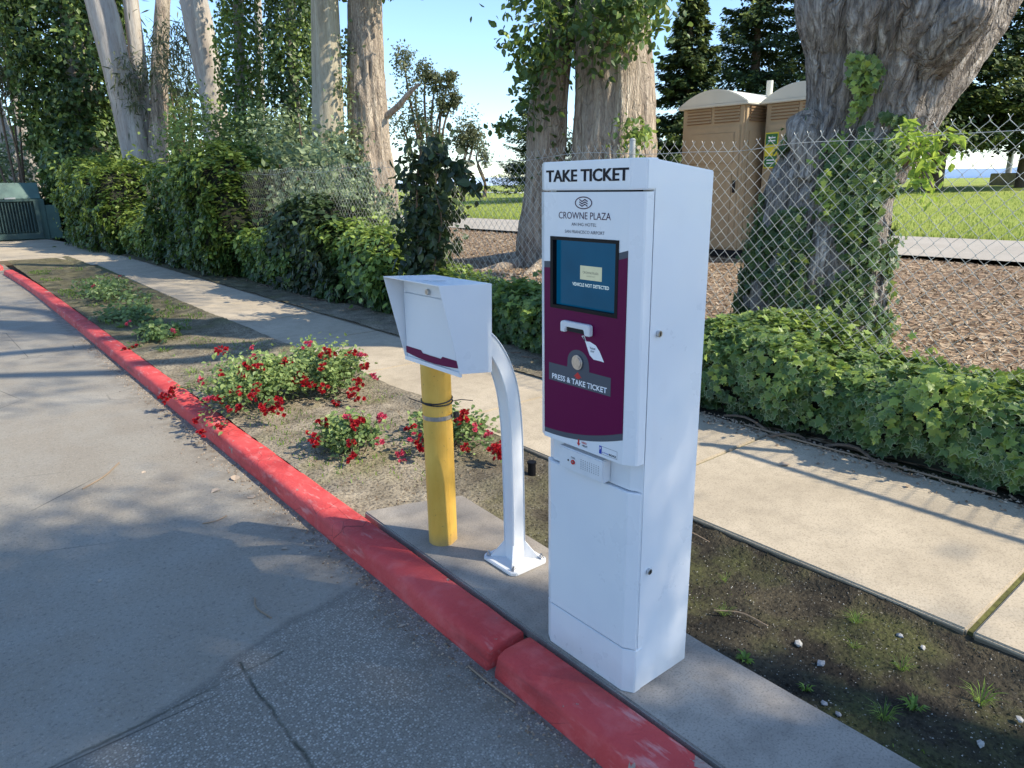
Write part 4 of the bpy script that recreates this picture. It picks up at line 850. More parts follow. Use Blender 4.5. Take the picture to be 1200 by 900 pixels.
b.build('root', M['bark_tan'], tB, smooth=True)
b = MB(); r = np.random.default_rng(44)
for (c, rad, ncl) in (((7.75, 8.35, 3.55), (.55, .75, .55), 34), ((7.95, 7.4, 3.75), (.5, .55, .5), 30), ((8.0, 8.7, 4.5), (.9, 1.0, .6), 40), ((7.8, 8.95, 2.9), (.22, .3, .5), 12), ((7.9, 6.85, 3.95), (.4, .45, .35), 16)):
    cloud(b, T_ovate(), c, rad, ncl, 26, .17, .105, .3, droop=.6, r=r, tb=.02)
cloud(b, T_ovate(), (7.55, 9.35, 2.45), (.16, .18, .14), 5, 18, .09, .09, .3, droop=.5, r=r); cloud(b, T_ovate(), (7.95, 8.75, 1.9), (.12, .12, .6), 8, 14, .10, .075, .3, droop=.5, r=r, tb=.1)
cloud(b, T_ovate(), (8.0, 7.0, 2.05), (.18, .22, .35), 7, 30, .13, .085, .3, droop=.5, r=r, tb=.35)
b.build('sprouting_leaves', M['ivy_plain'], tB)
gum_crown(tB, M['gum'], [((9.2, 8, 12.5), (2.0, 2.0, 1.3), 16, 50, .42), ((9.0, 5.2, 10.8), (1.5, 1.8, .9), 40, 50, .36), ((9.4, 2.6, 10.6), (1.2, 1.4, .7), 26, 50, .34)], .16, 31)
# ------------------------------------------------------------------ smooth and peeling pair
tC = thing('eucalyptus_tree', 'tall straight eucalyptus with smooth olive grey bark, left trunk of the middle pair', 'tree', (7.75, 16.3, .2))
b = MB(); VC, PC = trunk(b, [(7.66, 16.3, -.1, .74), (7.70, 16.3, .5, .60), (7.74, 16.25, 1.2, .50), (7.75, 16.25, 2.28, .385), (7.83, 16.21, 3.78, .335), (7.90, 16.18, 5.56, .30), (7.98, 16.13, 7.56, .26), (8.1, 16.1, 10.5, .2), (8.2, 16, 13.5, .08)], 64, 170, .05, 4, .5, .25, .04, 23)
b.build('trunk', M['bark_olive'], tC, smooth=True)
gum_crown(tC, M['gum'], [((8.6, 16.4, 13.8), (1.8, 1.8, 1.2), 12, 50, .42)], .17, 32)
tC2 = thing('eucalyptus_tree', 'knotted eucalyptus with peeling brown bark and a snapped stub, right trunk of the middle pair', 'tree', (8.65, 16.0, .2))
b = MB(); VC2, PC2 = trunk(b, [(8.58, 16.1, -.1, .82), (8.58, 16.08, .5, .66), (8.66, 16.01, 1.1, .54), (8.70, 15.98, 2.0, .50), (8.71, 15.98, 2.6, .45), (8.72, 15.98, 3.82, .40), (8.79, 15.93, 5.63, .36), (8.89, 15.88, 7.68, .30), (9, 15.8, 10.5, .2), (9.1, 15.7, 13, .08)], 80, 200, .14, 4, 1.2, .3, .10, 24)
b.build('trunk', M['bark_tan'], tC2, smooth=True)
b = MB(); limb(b, (8.9, 15.7, 3.05), (9.35, 14.7, 3.75), .08, .035, .05, 8, 10, 3); b.build('branch_stub', M['bark_tan'], tC2, smooth=True)
foliage_part(tC2, 'crown', M['gum_green'], T_ovate(), [((8.5, 15.6, 6.6), (1.0, 1.3, .8), 46, 26, .22), ((8.9, 14.6, 6.3), (.7, .8, .6), 22, 24, .2), ((9.4, 15.7, 13.2), (1.6, 1.6, 1.2), 10, 50, .42)], .13, 33, .3, .6)
b = MB(); r = np.random.default_rng(46)
for V_, P_, lim in ((VC, PC, .42), (VC2, PC2, .42)):
    p, nn = on_trunk(V_, P_, 0, lim, 9000, .10, (-.6, -.6, 0), r); cov = fbm(p*1.6, 3, 61); ok = cov > .02+.12*(p[:, 2] > 1.6); p, nn, cov = p[ok], nn[ok], cov[ok]
    scatter(b, T_ovate(), p, unit(nn+r.normal(size=p.shape)*.5), .085*(.6+.8*r.random(len(p))), .5+.25*cov+.2*r.normal(size=len(p)), None, r)
for (x_, y_, z_) in ((8.1, 15.7, 2.6), (8.15, 15.8, 3.7), (8.15, 15.9, 4.6), (8.2, 15.8, 1.9)): cloud(b, T_ovate(), (x_, y_, z_), (.24, .24, .5), 10, 18, .14, .09, .3, r=r, tb=.1)
b.build('climbing_ivy', M['silver'], tC2)
# ------------------------------------------------------------------ triple trunk
tD = thing('eucalyptus_tree', 'pale eucalyptus splitting into three smooth trunks above the gap in the tall hedge', 'tree', (5.8, 25.3, 0))
b = MB(); trunk(b, [(5.85, 25.3, -.3, .66), (5.75, 25.3, .5, .54), (5.72, 25.36, 1.6, .46), (5.60, 25.39, 2.88, .41), (5.47, 25.42, 4.85, .42), (5.27, 25.46, 6.93, .39), (4.99, 25.52, 9.52, .33), (4.7, 25.5, 12.5, .2), (4.6, 25.5, 15, .08)], 56, 150, .05, 3, .5, .15, .05, 25); b.build('trunk', M['bark_pale'], tD, smooth=True)
b = MB(); trunk(b, [(5.95, 25.3, -.3, .5), (5.95, 25.3, .6, .38), (5.93, 25.4, 1.6, .33), (5.97, 25.52, 3.41, .25), (6.07, 25.49, 5.63, .23), (6.11, 25.48, 7.05, .21), (6.26, 25.44, 9.32, .18), (6.4, 25.4, 13, .07)], 44, 130, .05, 3, .5, .15, .06, 26); b.build('trunk', M['bark_pale'], tD, smooth=True)
b = MB(); trunk(b, [(5.85, 25.1, -.3, .5), (5.9, 25.1, .6, .40), (5.98, 25.10, 1.6, .36), (6.18, 25.05, 2.88, .29), (6.55, 24.95, 5.12, .235), (6.87, 24.87, 7.04, .2), (7.28, 24.75, 9.34, .155), (7.7, 24.5, 12, .06)], 44, 130, .10, 3, .7, .15, .08, 27); b.build('trunk', M['bark_tan'], tD, smooth=True)
foliage_part(tD, 'crown', M['gum'], T_lance(), [((5.6, 25.0, 4.5), (.25, .2, .9), 20, 26, .2), ((6.3, 25, 5.0), (.35, .2, .35), 8, 24, .2), ((5.6, 25.3, 15), (1.8, 1.8, 1.2), 12, 50, .45)], .20, 34, .1, .8)
tE = thing('eucalyptus_tree', 'grey smooth barked eucalyptus leaning left, standing behind the larger tall hedge', 'tree', (7.3, 22.9, .2))
b = MB(); trunk(b, [(7.24, 22.88, -.2, .52), (7.28, 22.87, 1.06, .45), (7.33, 22.85, 3.52, .36), (7.28, 22.87, 5.38, .38), (7.16, 22.91, 6.71, .36), (6.96, 22.97, 8.81, .31), (6.7, 23, 12, .2), (6.6, 23, 14.5, .06)], 52, 130, .04, 3, .5, .15, .05, 28); b.build('trunk', M['bark_pale'], tE, smooth=True)
foliage_part(tE, 'crown', M['gum'], T_lance(), [((6.7, 22.9, 14.6), (1.8, 1.8, 1.2), 12, 50, .45), ((6.75, 23.6, 5.2), (.5, .6, 1.4), 40, 30, .25)], .20, 35, .1, .8)
# ------------------------------------------------------------------ ivy clad columns and bushes
def clad(name, label, path, mat, rad, n_leaf, size, seed, crown=None, bm_='bark_pale', lo=0, tb=0, cat='tree', z0=1.2):
    r = np.random.default_rng(seed); t = thing(name, label, cat, (path[0][0], path[0][1], 0))
    b = MB(); V_, P_ = trunk(b, path, 24, 70, .06, 3, .7, .1, .06, seed); b.build('trunk', M[bm_], t, smooth=True)
    b = MB(); i = r.uniform(lo, .999, n_leaf)*(len(P_)-1); ii = i.astype(int); c = P_[ii]
    a = r.uniform(0, 2*math.pi, n_leaf); rr = rad*(1+.55*fbm(np.stack([np.cos(a)*1.3, np.sin(a)*1.3, c[:, 2]*.8+seed], -1), 3, seed))*(.75+.35*r.random(n_leaf))
    N = np.stack([np.cos(a), np.sin(a), 0*a], -1); P = c+N*rr[:, None]+r.normal(0, .08, (n_leaf, 3))
    cl = fbm(P*1.7, 3, seed+3)
    ok = cl > -.30; P, N, cl = P[ok], N[ok], cl[ok]
    scatter(b, T_ovate() if size < .12 else T_quad(), P, unit(N*.8+r.normal(size=P.shape)*.6+np.array([0, 0, .3])), size*(.6+.8*r.random(len(P))), .38+.45*cl+.18*r.normal(size=len(P))+tb, r.normal(size=P.shape)*.6+np.array([0, 0, -.6]), r)
    b.build('climbing_ivy', mat, t); return t
clad('ivy_clad_tree', 'tree trunk wrapped in dark ivy rising left of the smooth olive trunk', [(8.1, 19.3, 0, .22), (8.22, 19.32, 1.97, .17), (8.33, 19.28, 4.15, .15), (8.43, 19.23, 6.20, .13), (8.57, 19.17, 9, .10)], M['ivy_dark'], .62, 15000, .13, 71, tb=.10)
clad('ivy_clad_tree', 'ivy covered trunk with lighter yellow green leaves, left of the dark ivy column', [(7.0, 20.7, 0, .2), (7.2, 20.7, 2.2, .16), (7.5, 20.69, 5.1, .14), (7.8, 20.6, 9, .10)], M['hedge'], .52, 11000, .13, 72, tb=.16)
clad('ivy_clad_tree', 'huge tree smothered in dark ivy at the far left, behind the green cabinet', [(5.0, 29.5, 0, .7), (5.1, 29.5, 3, .55), (5.2, 29.5, 6, .45), (5.3, 29.5, 9.5, .35), (5.4, 29.5, 13, .2)], M['ivy_dark'], 1.65, 46000, .19, 73, tb=.16)
tF = thing('slender_tree', 'thin whitish trunk far behind the ivy covered trees', 'tree', (10.5, 28.1, .3)); b = MB(); trunk(b, [(10.4, 28.15, 0, .2), (10.63, 28.05, 2.81, .16), (10.88, 27.96, 6.43, .14), (11.05, 27.89, 9.26, .12), (11.2, 27.8, 13, .05)], 20, 50, .04, 3, .5, 0, .05, 29); b.build('trunk', M['bark_pale'], tF, smooth=True)
b = MB(); trunk(b, [(10.5, 28.6, 2.6, .12), (10.6, 28.6, 4.2, .10), (10.65, 28.6, 6.2, .08)], 16, 20, .04, 3, .5, 0, .05, 30); b.build('trunk', M['bark_pale'], tF, smooth=True)
foliage_part(tF, 'crown', M['gum'], T_lance(), [((11.2, 27.8, 12.6), (1.8, 1.8, 1.3), 20, 40, .45)], .2, 36, .1, .8)
tS = thing('eucalyptus_tree', 'short bare grey trunk stub leaning behind the fence left of the twin trunks', 'tree', (9.2, 21, .2)); b = MB(); trunk(b, [(9.3, 20.4, 0, .33), (9.1, 20.6, 1.4, .28), (9.0, 20.8, 2.6, .24), (8.9, 21, 4.2, .2)], 36, 50, .05, 3, .6, .1, .05, 33); b.build('trunk', M['bark_pale'], tS, smooth=True)
def bush(name, label, c, rad, ncl, nlf, clr, size, mat, seed, T=None, tb=0, cat='bush', group=None, trunkr=.05, droop=0):
    t = thing(name, label, cat, (c[0], c[1], zt(c[0])), group); b = MB(); r = np.random.default_rng(seed)
    for i in range(5):
        e = np.array(c)+r.normal(size=3)*np.array(rad)*.45; limb(b, (c[0]+r.normal()*.05, c[1]+r.normal()*.05, zt(c[0])-.05), e, trunkr, trunkr*.25, .15, 6, 10, seed+i)
    b.build('stem', M['twig'], t, smooth=True)
    foliage_part(t, 'foliage', mat, T or T_quad(), [(c, rad, ncl, nlf, clr)], size, seed, tb=tb, droop=droop); return t
bush('shrub', 'silvery green shrub pushing against the back of the fence, right of the larger tall hedge', (5.5, 12.6, 1.35), (.75, 1.9, 1.15), 130, 26, .18, .115, M['silver'], 81, tb=.12, droop=0)
bush('shrub', 'sunny pale green creeper tangled right behind the fence left of the dark shrub', (5.0, 10.6, .95), (.4, 1.5, .75), 120, 26, .13, .075, M['silver'], 94, tb=.22)
bush('shrub', 'light grey green bush with tangled stems behind the fence below the dark ivy column', (6.4, 15.6, 1.55), (.9, 1.6, 1.5), 150, 30, .2, .10, M['silver'], 82, tb=.02)
bush('shrub', 'airy yellow green sapling in front of the leaning grey trunk', (6.1, 20.6, 2.5), (.9, 1.2, 1.4), 90, 26, .2, .11, M['gum_green'], 83, tb=.25)
bush('shrub', 'mid green leafy mass between the sapling and the dark ivy column', (6.7, 18.2, 2.3), (1.0, 1.5, 1.2), 150, 30, .22, .11, M['gum_green'], 84)
bush('shrub', 'dull green thicket low behind the fence under the pair of trunks', (6.6, 11.5, .85), (.8, 1.6, .65), 60, 26, .15, .08, M['silver'], 85)
bush('eucalyptus_sapling', 'drooping brownish green eucalyptus foliage at the top left corner', (2.9, 31.4, 7.0), (1.5, 1.0, 3.0), 170, 40, .36, .28, M['gum'], 86, T_lance(), .12, 'tree', None, .05, 1.2)
bush('shrub', 'tall dim foliage behind the three pale trunks', (7.8, 31.0, 3.2), (1.3, 3.5, 2.6), 120, 30, .4, .22, M['gum_green'], 87, None, -.05, 'bush', None, .1)
bush('shrub', 'pale green thicket at the left edge beyond the green cabinet', (3.0, 33.5, 1.8), (3.0, 1.5, 1.7), 130, 30, .3, .18, M['silver'], 88, None, .05)
bush('eucalyptus_sapling', 'brown leaved young eucalyptus seen between the right pale trunk and the leaning grey trunk', (8.3, 30.2, 5.0), (.9, 1.3, 2.2), 70, 30, .3, .2, M['gum'], 89, T_lance(), .0, 'tree', None, .1, 1.2)
for nm, lab, L in (('pale_tree', 'pale leaning trunk at the extreme left edge beyond the green cabinet', [(3.7, 35.8, 0, .32), (3.46, 35.83, 1.03, .27), (3.28, 35.85, 2.70, .24), (3.22, 35.86, 4.00, .2), (3.0, 35.9, 7, .12)]),
                   ('pale_tree', 'second pale trunk just right of the one at the extreme left edge', [(4.6, 37.8, 0, .3), (4.3, 37.8, 1.5, .26), (4.07, 37.78, 3.12, .22), (4.0, 37.78, 4.84, .18), (4.0, 37.8, 8, .1)])):
    t = thing(nm, lab, 'tree', (L[0][0], L[0][1], 0)); b = MB(); trunk(b, L, 30, 50, .05, 3, .6, .1, .05, 41); b.build('trunk', M['bark_pale'], t, smooth=True)
    foliage_part(t, 'crown', M['gum'], T_lance(), [((L[-1][0], L[-1][1], 8.5), (1.8, 1.8, 1.8), 26, 40, .45)], .25, 37, .1, .9)
tag(foliage_part(None, 'woodland', M['ivy_dark'], T_quad(), [((-1, 44, 2.5), (9, 3, 3.0), 260, 36, .6), ((8, 50, 3.5), (5, 5, 3.5), 200, 36, .6)], .32, 90), 'dense wood beyond the end of the sidewalk', 'wood', kind='stuff')
# dark sprouting shrub on the fence
t = thing('shrub', 'upright dark shrub with large drooping leaves growing through the fence left of the white box', 'bush', (4.3, 6.85, 0)); r = np.random.default_rng(91)
b = MB(); lb = MB()
for i in range(9):
    a0 = np.array([4.3+r.normal()*.06, 6.9+r.normal()*.15, 0]); e = np.array([4.25+r.normal()*.16, 6.75+r.normal()*.30-(.25 if i < 3 else 0), r.uniform(1.25, 2.15)]); limb(b, a0, e, .016, .004, .12, 6, 14, 91+i)
    for q in np.linspace(.05, 1, 26):
        c = a0+(e-a0)*q+r.normal(0, .06, 3); P = c+r.normal(0, .075, (14, 3)); scatter(lb, T_ovate(), P, unit(r.normal(size=P.shape)+np.array([-.5, -.3, .5])), .085*(.6+.8*r.random(14)), .42+.2*r.normal(size=14), r.normal(size=P.shape)*.5+np.array([0, 0, -.9]), r)
for q in np.linspace(0, 1, 14):   # arching branch to the right
    c = np.array([4.2, 6.55-.85*q, 1.78-.35*q*q+.05]); P = c+r.normal(0, .06, (12, 3)); scatter(lb, T_ovate(), P, unit(r.normal(size=P.shape)+np.array([-.5, -.3, .5])), .105*(.6+.8*r.random(12)), .35+.2*r.normal(size=12), r.normal(size=P.shape)*.5+np.array([0, 0, -1.1]), r)
b.tube([(4.25, 6.7, 1.4), (4.2, 6.5, 1.85), (4.2, 6.2, 1.80), (4.2, 5.75, 1.50)], .008, 6); b.build('stem', M['twig'], t, smooth=True); lb.build('foliage', M['shrub_dark'], t)
# bright sprout on the fence
t = thing('sprout', 'bright yellow green leafy sprout hanging through the fence right of the leaning trunk', 'plant', (4.9, 1.9, 1.2)); r = np.random.default_rng(92); b = MB(); lb = MB()
for i in range(11):
    a0 = np.array([4.9, 2.05, 1.55]); e = np.array([4.32+r.normal()*.06, 1.66+r.normal()*.08, 1.60+r.normal()*.11]); b.tube([a0, (a0+e)/2+np.array([0, 0, .12]), e], .005, 5)
    for q in np.linspace(.5, 1.03, 6):
        c = a0+(e-a0)*q+np.array([0, 0, .12*4*q*(1-q)]); P = c+r.normal(0, .025, (4, 3)); scatter(lb, T_leaf() if i % 3 else T_ovate(), P, unit(r.normal(size=P.shape)+np.array([-.6, -.3, .4])), (.075 if i % 3 else .055)*(.5+.7*r.random(4)), .5+.25*r.normal(size=4), r.normal(size=P.shape)*.7+np.array([-.2, -.2, -.5]), r)
b.build('stem', M['twig'], t); lb.build('foliage', M['bright'], t)

# ------------------------------------------------------------------ conifers beyond the lawn
def conifer(seed, hgt=11, base=2.6, wid=3.0, pw=1.0):
    t = thing('conifer', 'x', 'tree', (0, 0, 0), 'dark conifers beyond the field path'); r = np.random.default_rng(seed)
    b = MB(); trunk(b, [(0, 0, -.3, .32), (0, 0, hgt*.3, .26), (.05, 0, hgt*.7, .14), (0, 0, hgt, .03)], 16, 30, .08, 3, 1, .2, .05, seed); 
    lb = MB()
    nb = 230; P = []; N = []; TT = []; FW = []
    for i in range(nb):
        q = r.random()**.9; z = base+(hgt-base)*q; L = wid*(1-q)**pw*(.6+.6*r.random())+.25; a = r.uniform(0, 2*math.pi); m = int(70+210*L/wid)
        s_ = r.random(m)**.7; rr = s_*L; dz = -.22*L*s_**1.5+.08*L*s_**4*3; wd = .42*L*(1-s_*.6)*r.normal(size=m)*.5
        x = rr*math.cos(a)-wd*math.sin(a); y = rr*math.sin(a)+wd*math.cos(a)
        p = np.stack([x, y, z+dz+r.normal(0, .06, m)-np.abs(wd)*.2], -1); P.append(p); TT.append(.28+.45*(s_-.4)+.14*r.normal(size=m)+r.normal()*.10); N.append(np.tile([math.cos(a)*.4, math.sin(a)*.4, .9], (m, 1))); FW.append(np.tile([math.cos(a), math.sin(a), -.5], (m, 1)))
    P = np.concatenate(P); N = unit(np.concatenate(N)+r.normal(size=P.shape)*.35); scatter(lb, T_quad(), P, N, .21*(.5+.9*r.random(len(P))), np.concatenate(TT), np.concatenate(FW)+r.normal(size=P.shape)*.5, r)
    b.build('trunk', M['twig'], t, smooth=True); lb.build('crown', M['conifer'], t); return t
cA, cB, cC = conifer(101, 9.6, .6, 2.2, .8), conifer(102, 12.5, .8, 3.9, .7), conifer(103, 13, 1.9, 4.6, .55)
place = [(cA, 26.0, 23.9, .92, 'slender dark conifer just right of the two trunked eucalyptus'), (None, 28.6, 21.9, .98, 'pointed conifer with a lit right side, left of the cream toilet roofs', cA),
 (cB, 33.0, 21.3, .98, 'broad dark conifer behind the portable toilets'), (cC, 36.5, 13.8, 1.15, 'large spreading conifer with yellow lit boughs at the right edge'),
 (None, 34.0, 15.0, .95, 'spreading conifer close behind the bright sprout on the fence', cC), (None, 39, 11.0, 1.0, 'conifer partly cut by the right edge of the picture', cC), (None, 40, 22.5, .9, 'second broad conifer half hidden behind the leaning trunk', cB), (None, 24.0, 27.2, .55, 'small dark conifer just left of the two trunked eucalyptus', cB), (None, 27.4, 25.3, .62, 'dark conifer filling the gap behind the two trunked eucalyptus', cB)]
for i, q in enumerate(place):
    z_ = zt(q[1]); rz = i*1.3
    if q[0] is not None: o = q[0]; o.location = (q[1], q[2], z_); o.scale = (q[3],)*3; o.rotation_euler = (0, 0, rz); o['label'] = q[4]
    else: dup(q[5], (q[1], q[2], z_), rz, q[3], q[4])
def wispy(label, x, y, hgt, lobes, seed, mat='gum', dens=1.):
    t = thing('distant_tree', label, 'tree', (x, y, zt(x)), 'small far trees beyond the lawn'); b = MB(); r = np.random.default_rng(seed); z0 = zt(x); blobs = []
    for (dx, dy, dz, rad) in lobes: limb(b, (x, y, z0-.1), (x+dx, y+dy, z0+dz), .10, .03, .3, 7, 12, seed); blobs.append(((x+dx, y+dy, z0+dz), (rad, rad, rad*1.5), int(26*dens), 22, rad*.42))
    b.build('trunk', M['twig'], t, smooth=True); foliage_part(t, 'crown', M[mat], T_quad(), blobs, .16, seed, droop=.4)
D_ = np.array([.77, -.63])    # screen-right on the ground
def lb_(lst): return [(a*D_[0], a*D_[1], z, r_) for a, z, r_ in lst]
wispy('tall wispy tree with several bare stems left of the open sky', 21.3, 33.0, 8, lb_([(-1.0, 7.2, .5), (-.5, 5.8, .7), (-1.3, 4.2, .8), (.1, 6.6, .4), (.6, 6.0, .35), (.9, 5.0, .35), (-.2, 4.0, .6), (1.3, 6.1, .3), (1.5, 5.2, .25), (.5, 3.0, .5)]), 111)
wispy('small round topped tree on a thin stem beside the wispy tree', 22.9, 32.0, 4, lb_([(.2, 3.7, .62), (.0, 3.2, .5), (.5, 3.3, .45)]), 112)
wispy('tiny sparse sapling in the open gap above the lawn', 27.1, 35.9, 3, lb_([(0, 2.9, .45), (.1, 2.3, .25)]), 113, dens=.5)
wispy('grey green small tree at the edge of the lawn left of the two trunked eucalyptus', 27.5, 30.6, 3, lb_([(0, 2.2, .9), (.6, 2.6, .7)]), 114, 'silver')

# ------------------------------------------------------------------ unseen shade tree right of the view, crown shaped to shade machine and road
tO = thing('eucalyptus_tree', 'eucalyptus at the roadside to the right, outside the view, whose crown shades the ticket machine', 'tree', (7.2, -7.0, .1))
b = MB(); trunk(b, [(7.2, -7.0, -.1, .6), (7.1, -6.9, 2, .45), (6.7, -6.6, 4.5, .36), (6.2, -6.2, 7, .22), (5.6, -5.8, 9, .08)], 40, 60, .06, 3, .6, .2, .05, 51); b.build('trunk', M['bark_pale'], tO, smooth=True)
b = MB()
for i, e in enumerate(((4.2, -5.0, 7.6), (3.4, -6.6, 7.4), (5.8, -4.0, 7.8), (5.0, -7.6, 8.0))): limb(b, (6.6, -6.5, 5), e, .14, .03, .4, 8, 14, 60+i)
b.build('branch', M['bark_pale'], tO, smooth=True)
gum_crown(tO, M['gum_green'], [((4.05, -5.75, 7.4), (1.55, 1.9, .6), 58, 90, .27), ((5.0, -5.0, 7.6), (.9, 1.35, .4), 62, 80, .30), ((6.0, -5.96, 7.6), (.6, .7, .4), 26, 80, .28), ((4.91, -3.86, 7.6), (.75, .6, .3), 24, 80, .26), ((2.6, -6.6, 7.3), (1.6, 1.6, .8), 40, 80, .28)], .17, 52)
# ------------------------------------------------------------------ roses
def bloom(mb, c, s, r, pink=0):
    P = []; c = np.array(c)
    ax = unit(r.normal(size=3)*.6+np.array([-.35, -.35, .8]))
    u_ = unit(np.cross(ax, [0.3, .2, 1.])); v_ = np.cross(ax, u_)
    for ring_, (n_, tilt, L) in enumerate(((6, .25, 1.), (5, .75, .8), (3, 1.2, .6))):
        for i in range(n_):
            a = 2*math.pi*i/n_+ring_*.5+r.normal()*.15; d = math.cos(a)*u_+math.sin(a)*v_; f = d*math.cos(tilt)+ax*math.sin(tilt); sd_ = np.cross(ax, d)
            q = s*L; base = c+ax*s*.05*ring_
            V = [base, base+f*q*.5+sd_*q*.36, base+f*q*.95+sd_*q*.26+ax*q*.06, base+f*q*1.02-sd_*q*.22+ax*q*.06, base+f*q*.5-sd_*q*.36, base+f*q*.6-ax*q*.05]
            t = np.clip(.45+r.normal()*.14-ring_*.08+np.array([-.3, 0, .15, .15, 0, 0]), 0, 1)
            mb.add(V, [(0, 1, 5), (1, 2, 5), (2, 3, 5), (3, 4, 5), (4, 0, 5)], t)
def rose(label, x, y, rx, ry, h_, nleaf, clusters, seed, size=.030, tb=0, density=1.):
    """clusters: (dx, dy, z, blooms, pink)"""
    t = thing('rose_bush', label, 'rose bush', (x, y, -.03), 'rose bushes in the planting strip'); r = np.random.default_rng(seed); b = MB(); lb = MB()
    tips = []
    for i in range(int(20*density)+6):
        a = r.uniform(0, 2*math.pi); q = r.random()**.5; e = np.array([x+math.cos(a)*rx*q, y+math.sin(a)*ry*q, h_*(1-.55*q*q)*(.55+.5*r.random())]); a0 = np.array([x+r.normal()*rx*.18, y+r.normal()*ry*.18, -.03])
        m1 = a0*.5+e*.5+np.array([0, 0, .25*h_]); pts = catmull([a0, m1, e], 9); b.tube(pts, np.linspace(.0035, .0012, 9), 4); tips.append(pts)
    tips = np.array(tips)
    k = nleaf; ti = r.integers(0, len(tips), k); si = r.integers(3, 9, k); P = tips[ti, si]+r.normal(0, 1, (k, 3))*np.array([rx*.15, ry*.15, h_*.13]); P[:, 2] = np.maximum(P[:, 2], -.01+.02*r.random(k))
    clump = fbm(P*9, 2, seed); ok = clump > -.25; P, clump = P[ok], clump[ok]
    tint = .30+.5*(P[:, 2]/h_)+.3*clump+.15*r.normal(size=len(P))+tb
    scatter(lb, T_ovate(), P, unit(r.normal(size=P.shape)*.55+np.array([-.2, -.2, .9])), size*(.6+.7*r.random(len(P))), tint, None, r)
    for (dx, dy, z, nb, pk) in clusters:
        e = np.array([x+dx, y+dy, z-.008]); a0 = np.array([x+dx*.35, y+dy*.35, -.03]); m1 = a0*.45+e*.55+np.array([0, 0, max(.05, .35*h_-.2*z)]); pts = catmull([a0, m1, e], 10); b.tube(pts, np.linspace(.003, .0014, 10), 4)
        q = pts[r.integers(3, 10, 16)]+r.normal(0, .018, (16, 3)); scatter(lb, T_ovate(), q, unit(r.normal(size=q.shape)*.5+np.array([-.2, -.2, .9])), size*(.5+.6*r.random(16)), .5+.15*r.normal(size=16)+tb, None, r)
    b.build('stem', M['twig'], t); lb.build('foliage', M['rose_leaf'], t)
    for (dx, dy, z, nb, pk) in clusters:
        nb = int(nb*1.7)+1; fb = MB(); c = np.array([x+dx, y+dy, z])
        for i in range(nb):
            p_ = c+np.clip(r.normal(0, 1, 3), -1.2, 1.2)*np.array([.0085, .0085, .0065])*math.sqrt(nb); bloom(fb, p_, r.uniform(.013, .021), r, pk)
        fb.build('blossom_cluster', M['petal_pink'] if pk else M['petal'], t)
    return t
rose('big rose bush with many red blossoms spilling over the red kerb', 1.70, 4.98, 0.42, 0.52, 0.34, 5200, [(-0.135, 0.386, 0.34, 9, 0), (-0.395, 0.143, 0.20, 3, 1), (-0.128, -0.073, 0.30, 4, 0), (-0.073, -0.188, 0.30, 5, 0), (-0.022, 0.078, 0.33, 3, 1), (-0.261, -0.019, 0.27, 4, 0), (-0.203, -0.215, 0.28, 3, 0), (-0.303, -0.404, 0.22, 4, 0), (-0.197, -0.458, 0.24, 4, 0), (-0.262, -0.572, 0.22, 4, 0), (-0.445, -0.262, 0.17, 4, 1), (-0.395, -0.271, 0.15, 5, 0), (-0.354, -0.473, 0.13, 5, 0), (-0.207, -0.605, 0.13, 7, 0), (-0.147, -0.633, 0.17, 8, 0), (-0.136, -0.634, 0.11, 5, 0), (-0.523, 0.495, 0.06, 6, 0), (-0.552, 0.495, 0.02, 6, 0), (-0.500, 0.471, 0.10, 3, 0), (-0.534, -0.272, 0.05, 2, 0), (-0.565, -0.411, 0.00, 3, 0), (-0.487, -0.577, 0.06, 2, 0), (0.145, -0.048, 0.28, 4, 0), (0.182, -0.078, 0.26, 3, 0), (0.039, 0.221, 0.36, 2, 1)], 601, 0.034, 0.00, 1.0)
rose('second red rose bush, touching the sidewalk behind the big one', 2.22, 5.05, 0.26, 0.42, 0.36, 3600, [(-0.084, -0.292, 0.34, 7, 0), (-0.154, -0.296, 0.32, 4, 0), (0.048, -0.395, 0.33, 5, 0), (-0.140, -0.049, 0.36, 4, 1), (-0.190, -0.406, 0.27, 4, 0), (0.155, -0.357, 0.28, 4, 1), (-0.290, -0.280, 0.20, 5, 0), (-0.360, -0.288, 0.17, 6, 0), (-0.310, -0.364, 0.17, 5, 0), (-0.278, -0.389, 0.15, 4, 0), (-0.233, -0.501, 0.14, 4, 0), (-0.016, -0.597, 0.15, 5, 0), (-0.098, -0.659, 0.11, 6, 0), (-0.075, -0.702, 0.09, 5, 0), (0.105, -0.605, 0.18, 3, 1), (0.130, -0.435, 0.22, 3, 0), (-0.187, -0.575, 0.04, 2, 0)], 602, 0.034, 0.00, 1.0)
rose('small low rose bush with few red blossoms in front of the big ones', 1.74, 3.66, 0.17, 0.22, 0.22, 1700, [(-0.137, 0.078, 0.18, 3, 0), (-0.226, 0.046, 0.12, 3, 0), (-0.226, -0.031, 0.10, 3, 0), (-0.053, -0.213, 0.22, 5, 0), (-0.093, -0.202, 0.12, 2, 0), (0.048, -0.238, 0.10, 2, 1), (-0.121, -0.235, 0.05, 3, 0), (0.112, -0.179, 0.22, 3, 1), (-0.039, -0.062, 0.23, 2, 1)], 603, 0.034, 0.00, 1.0)
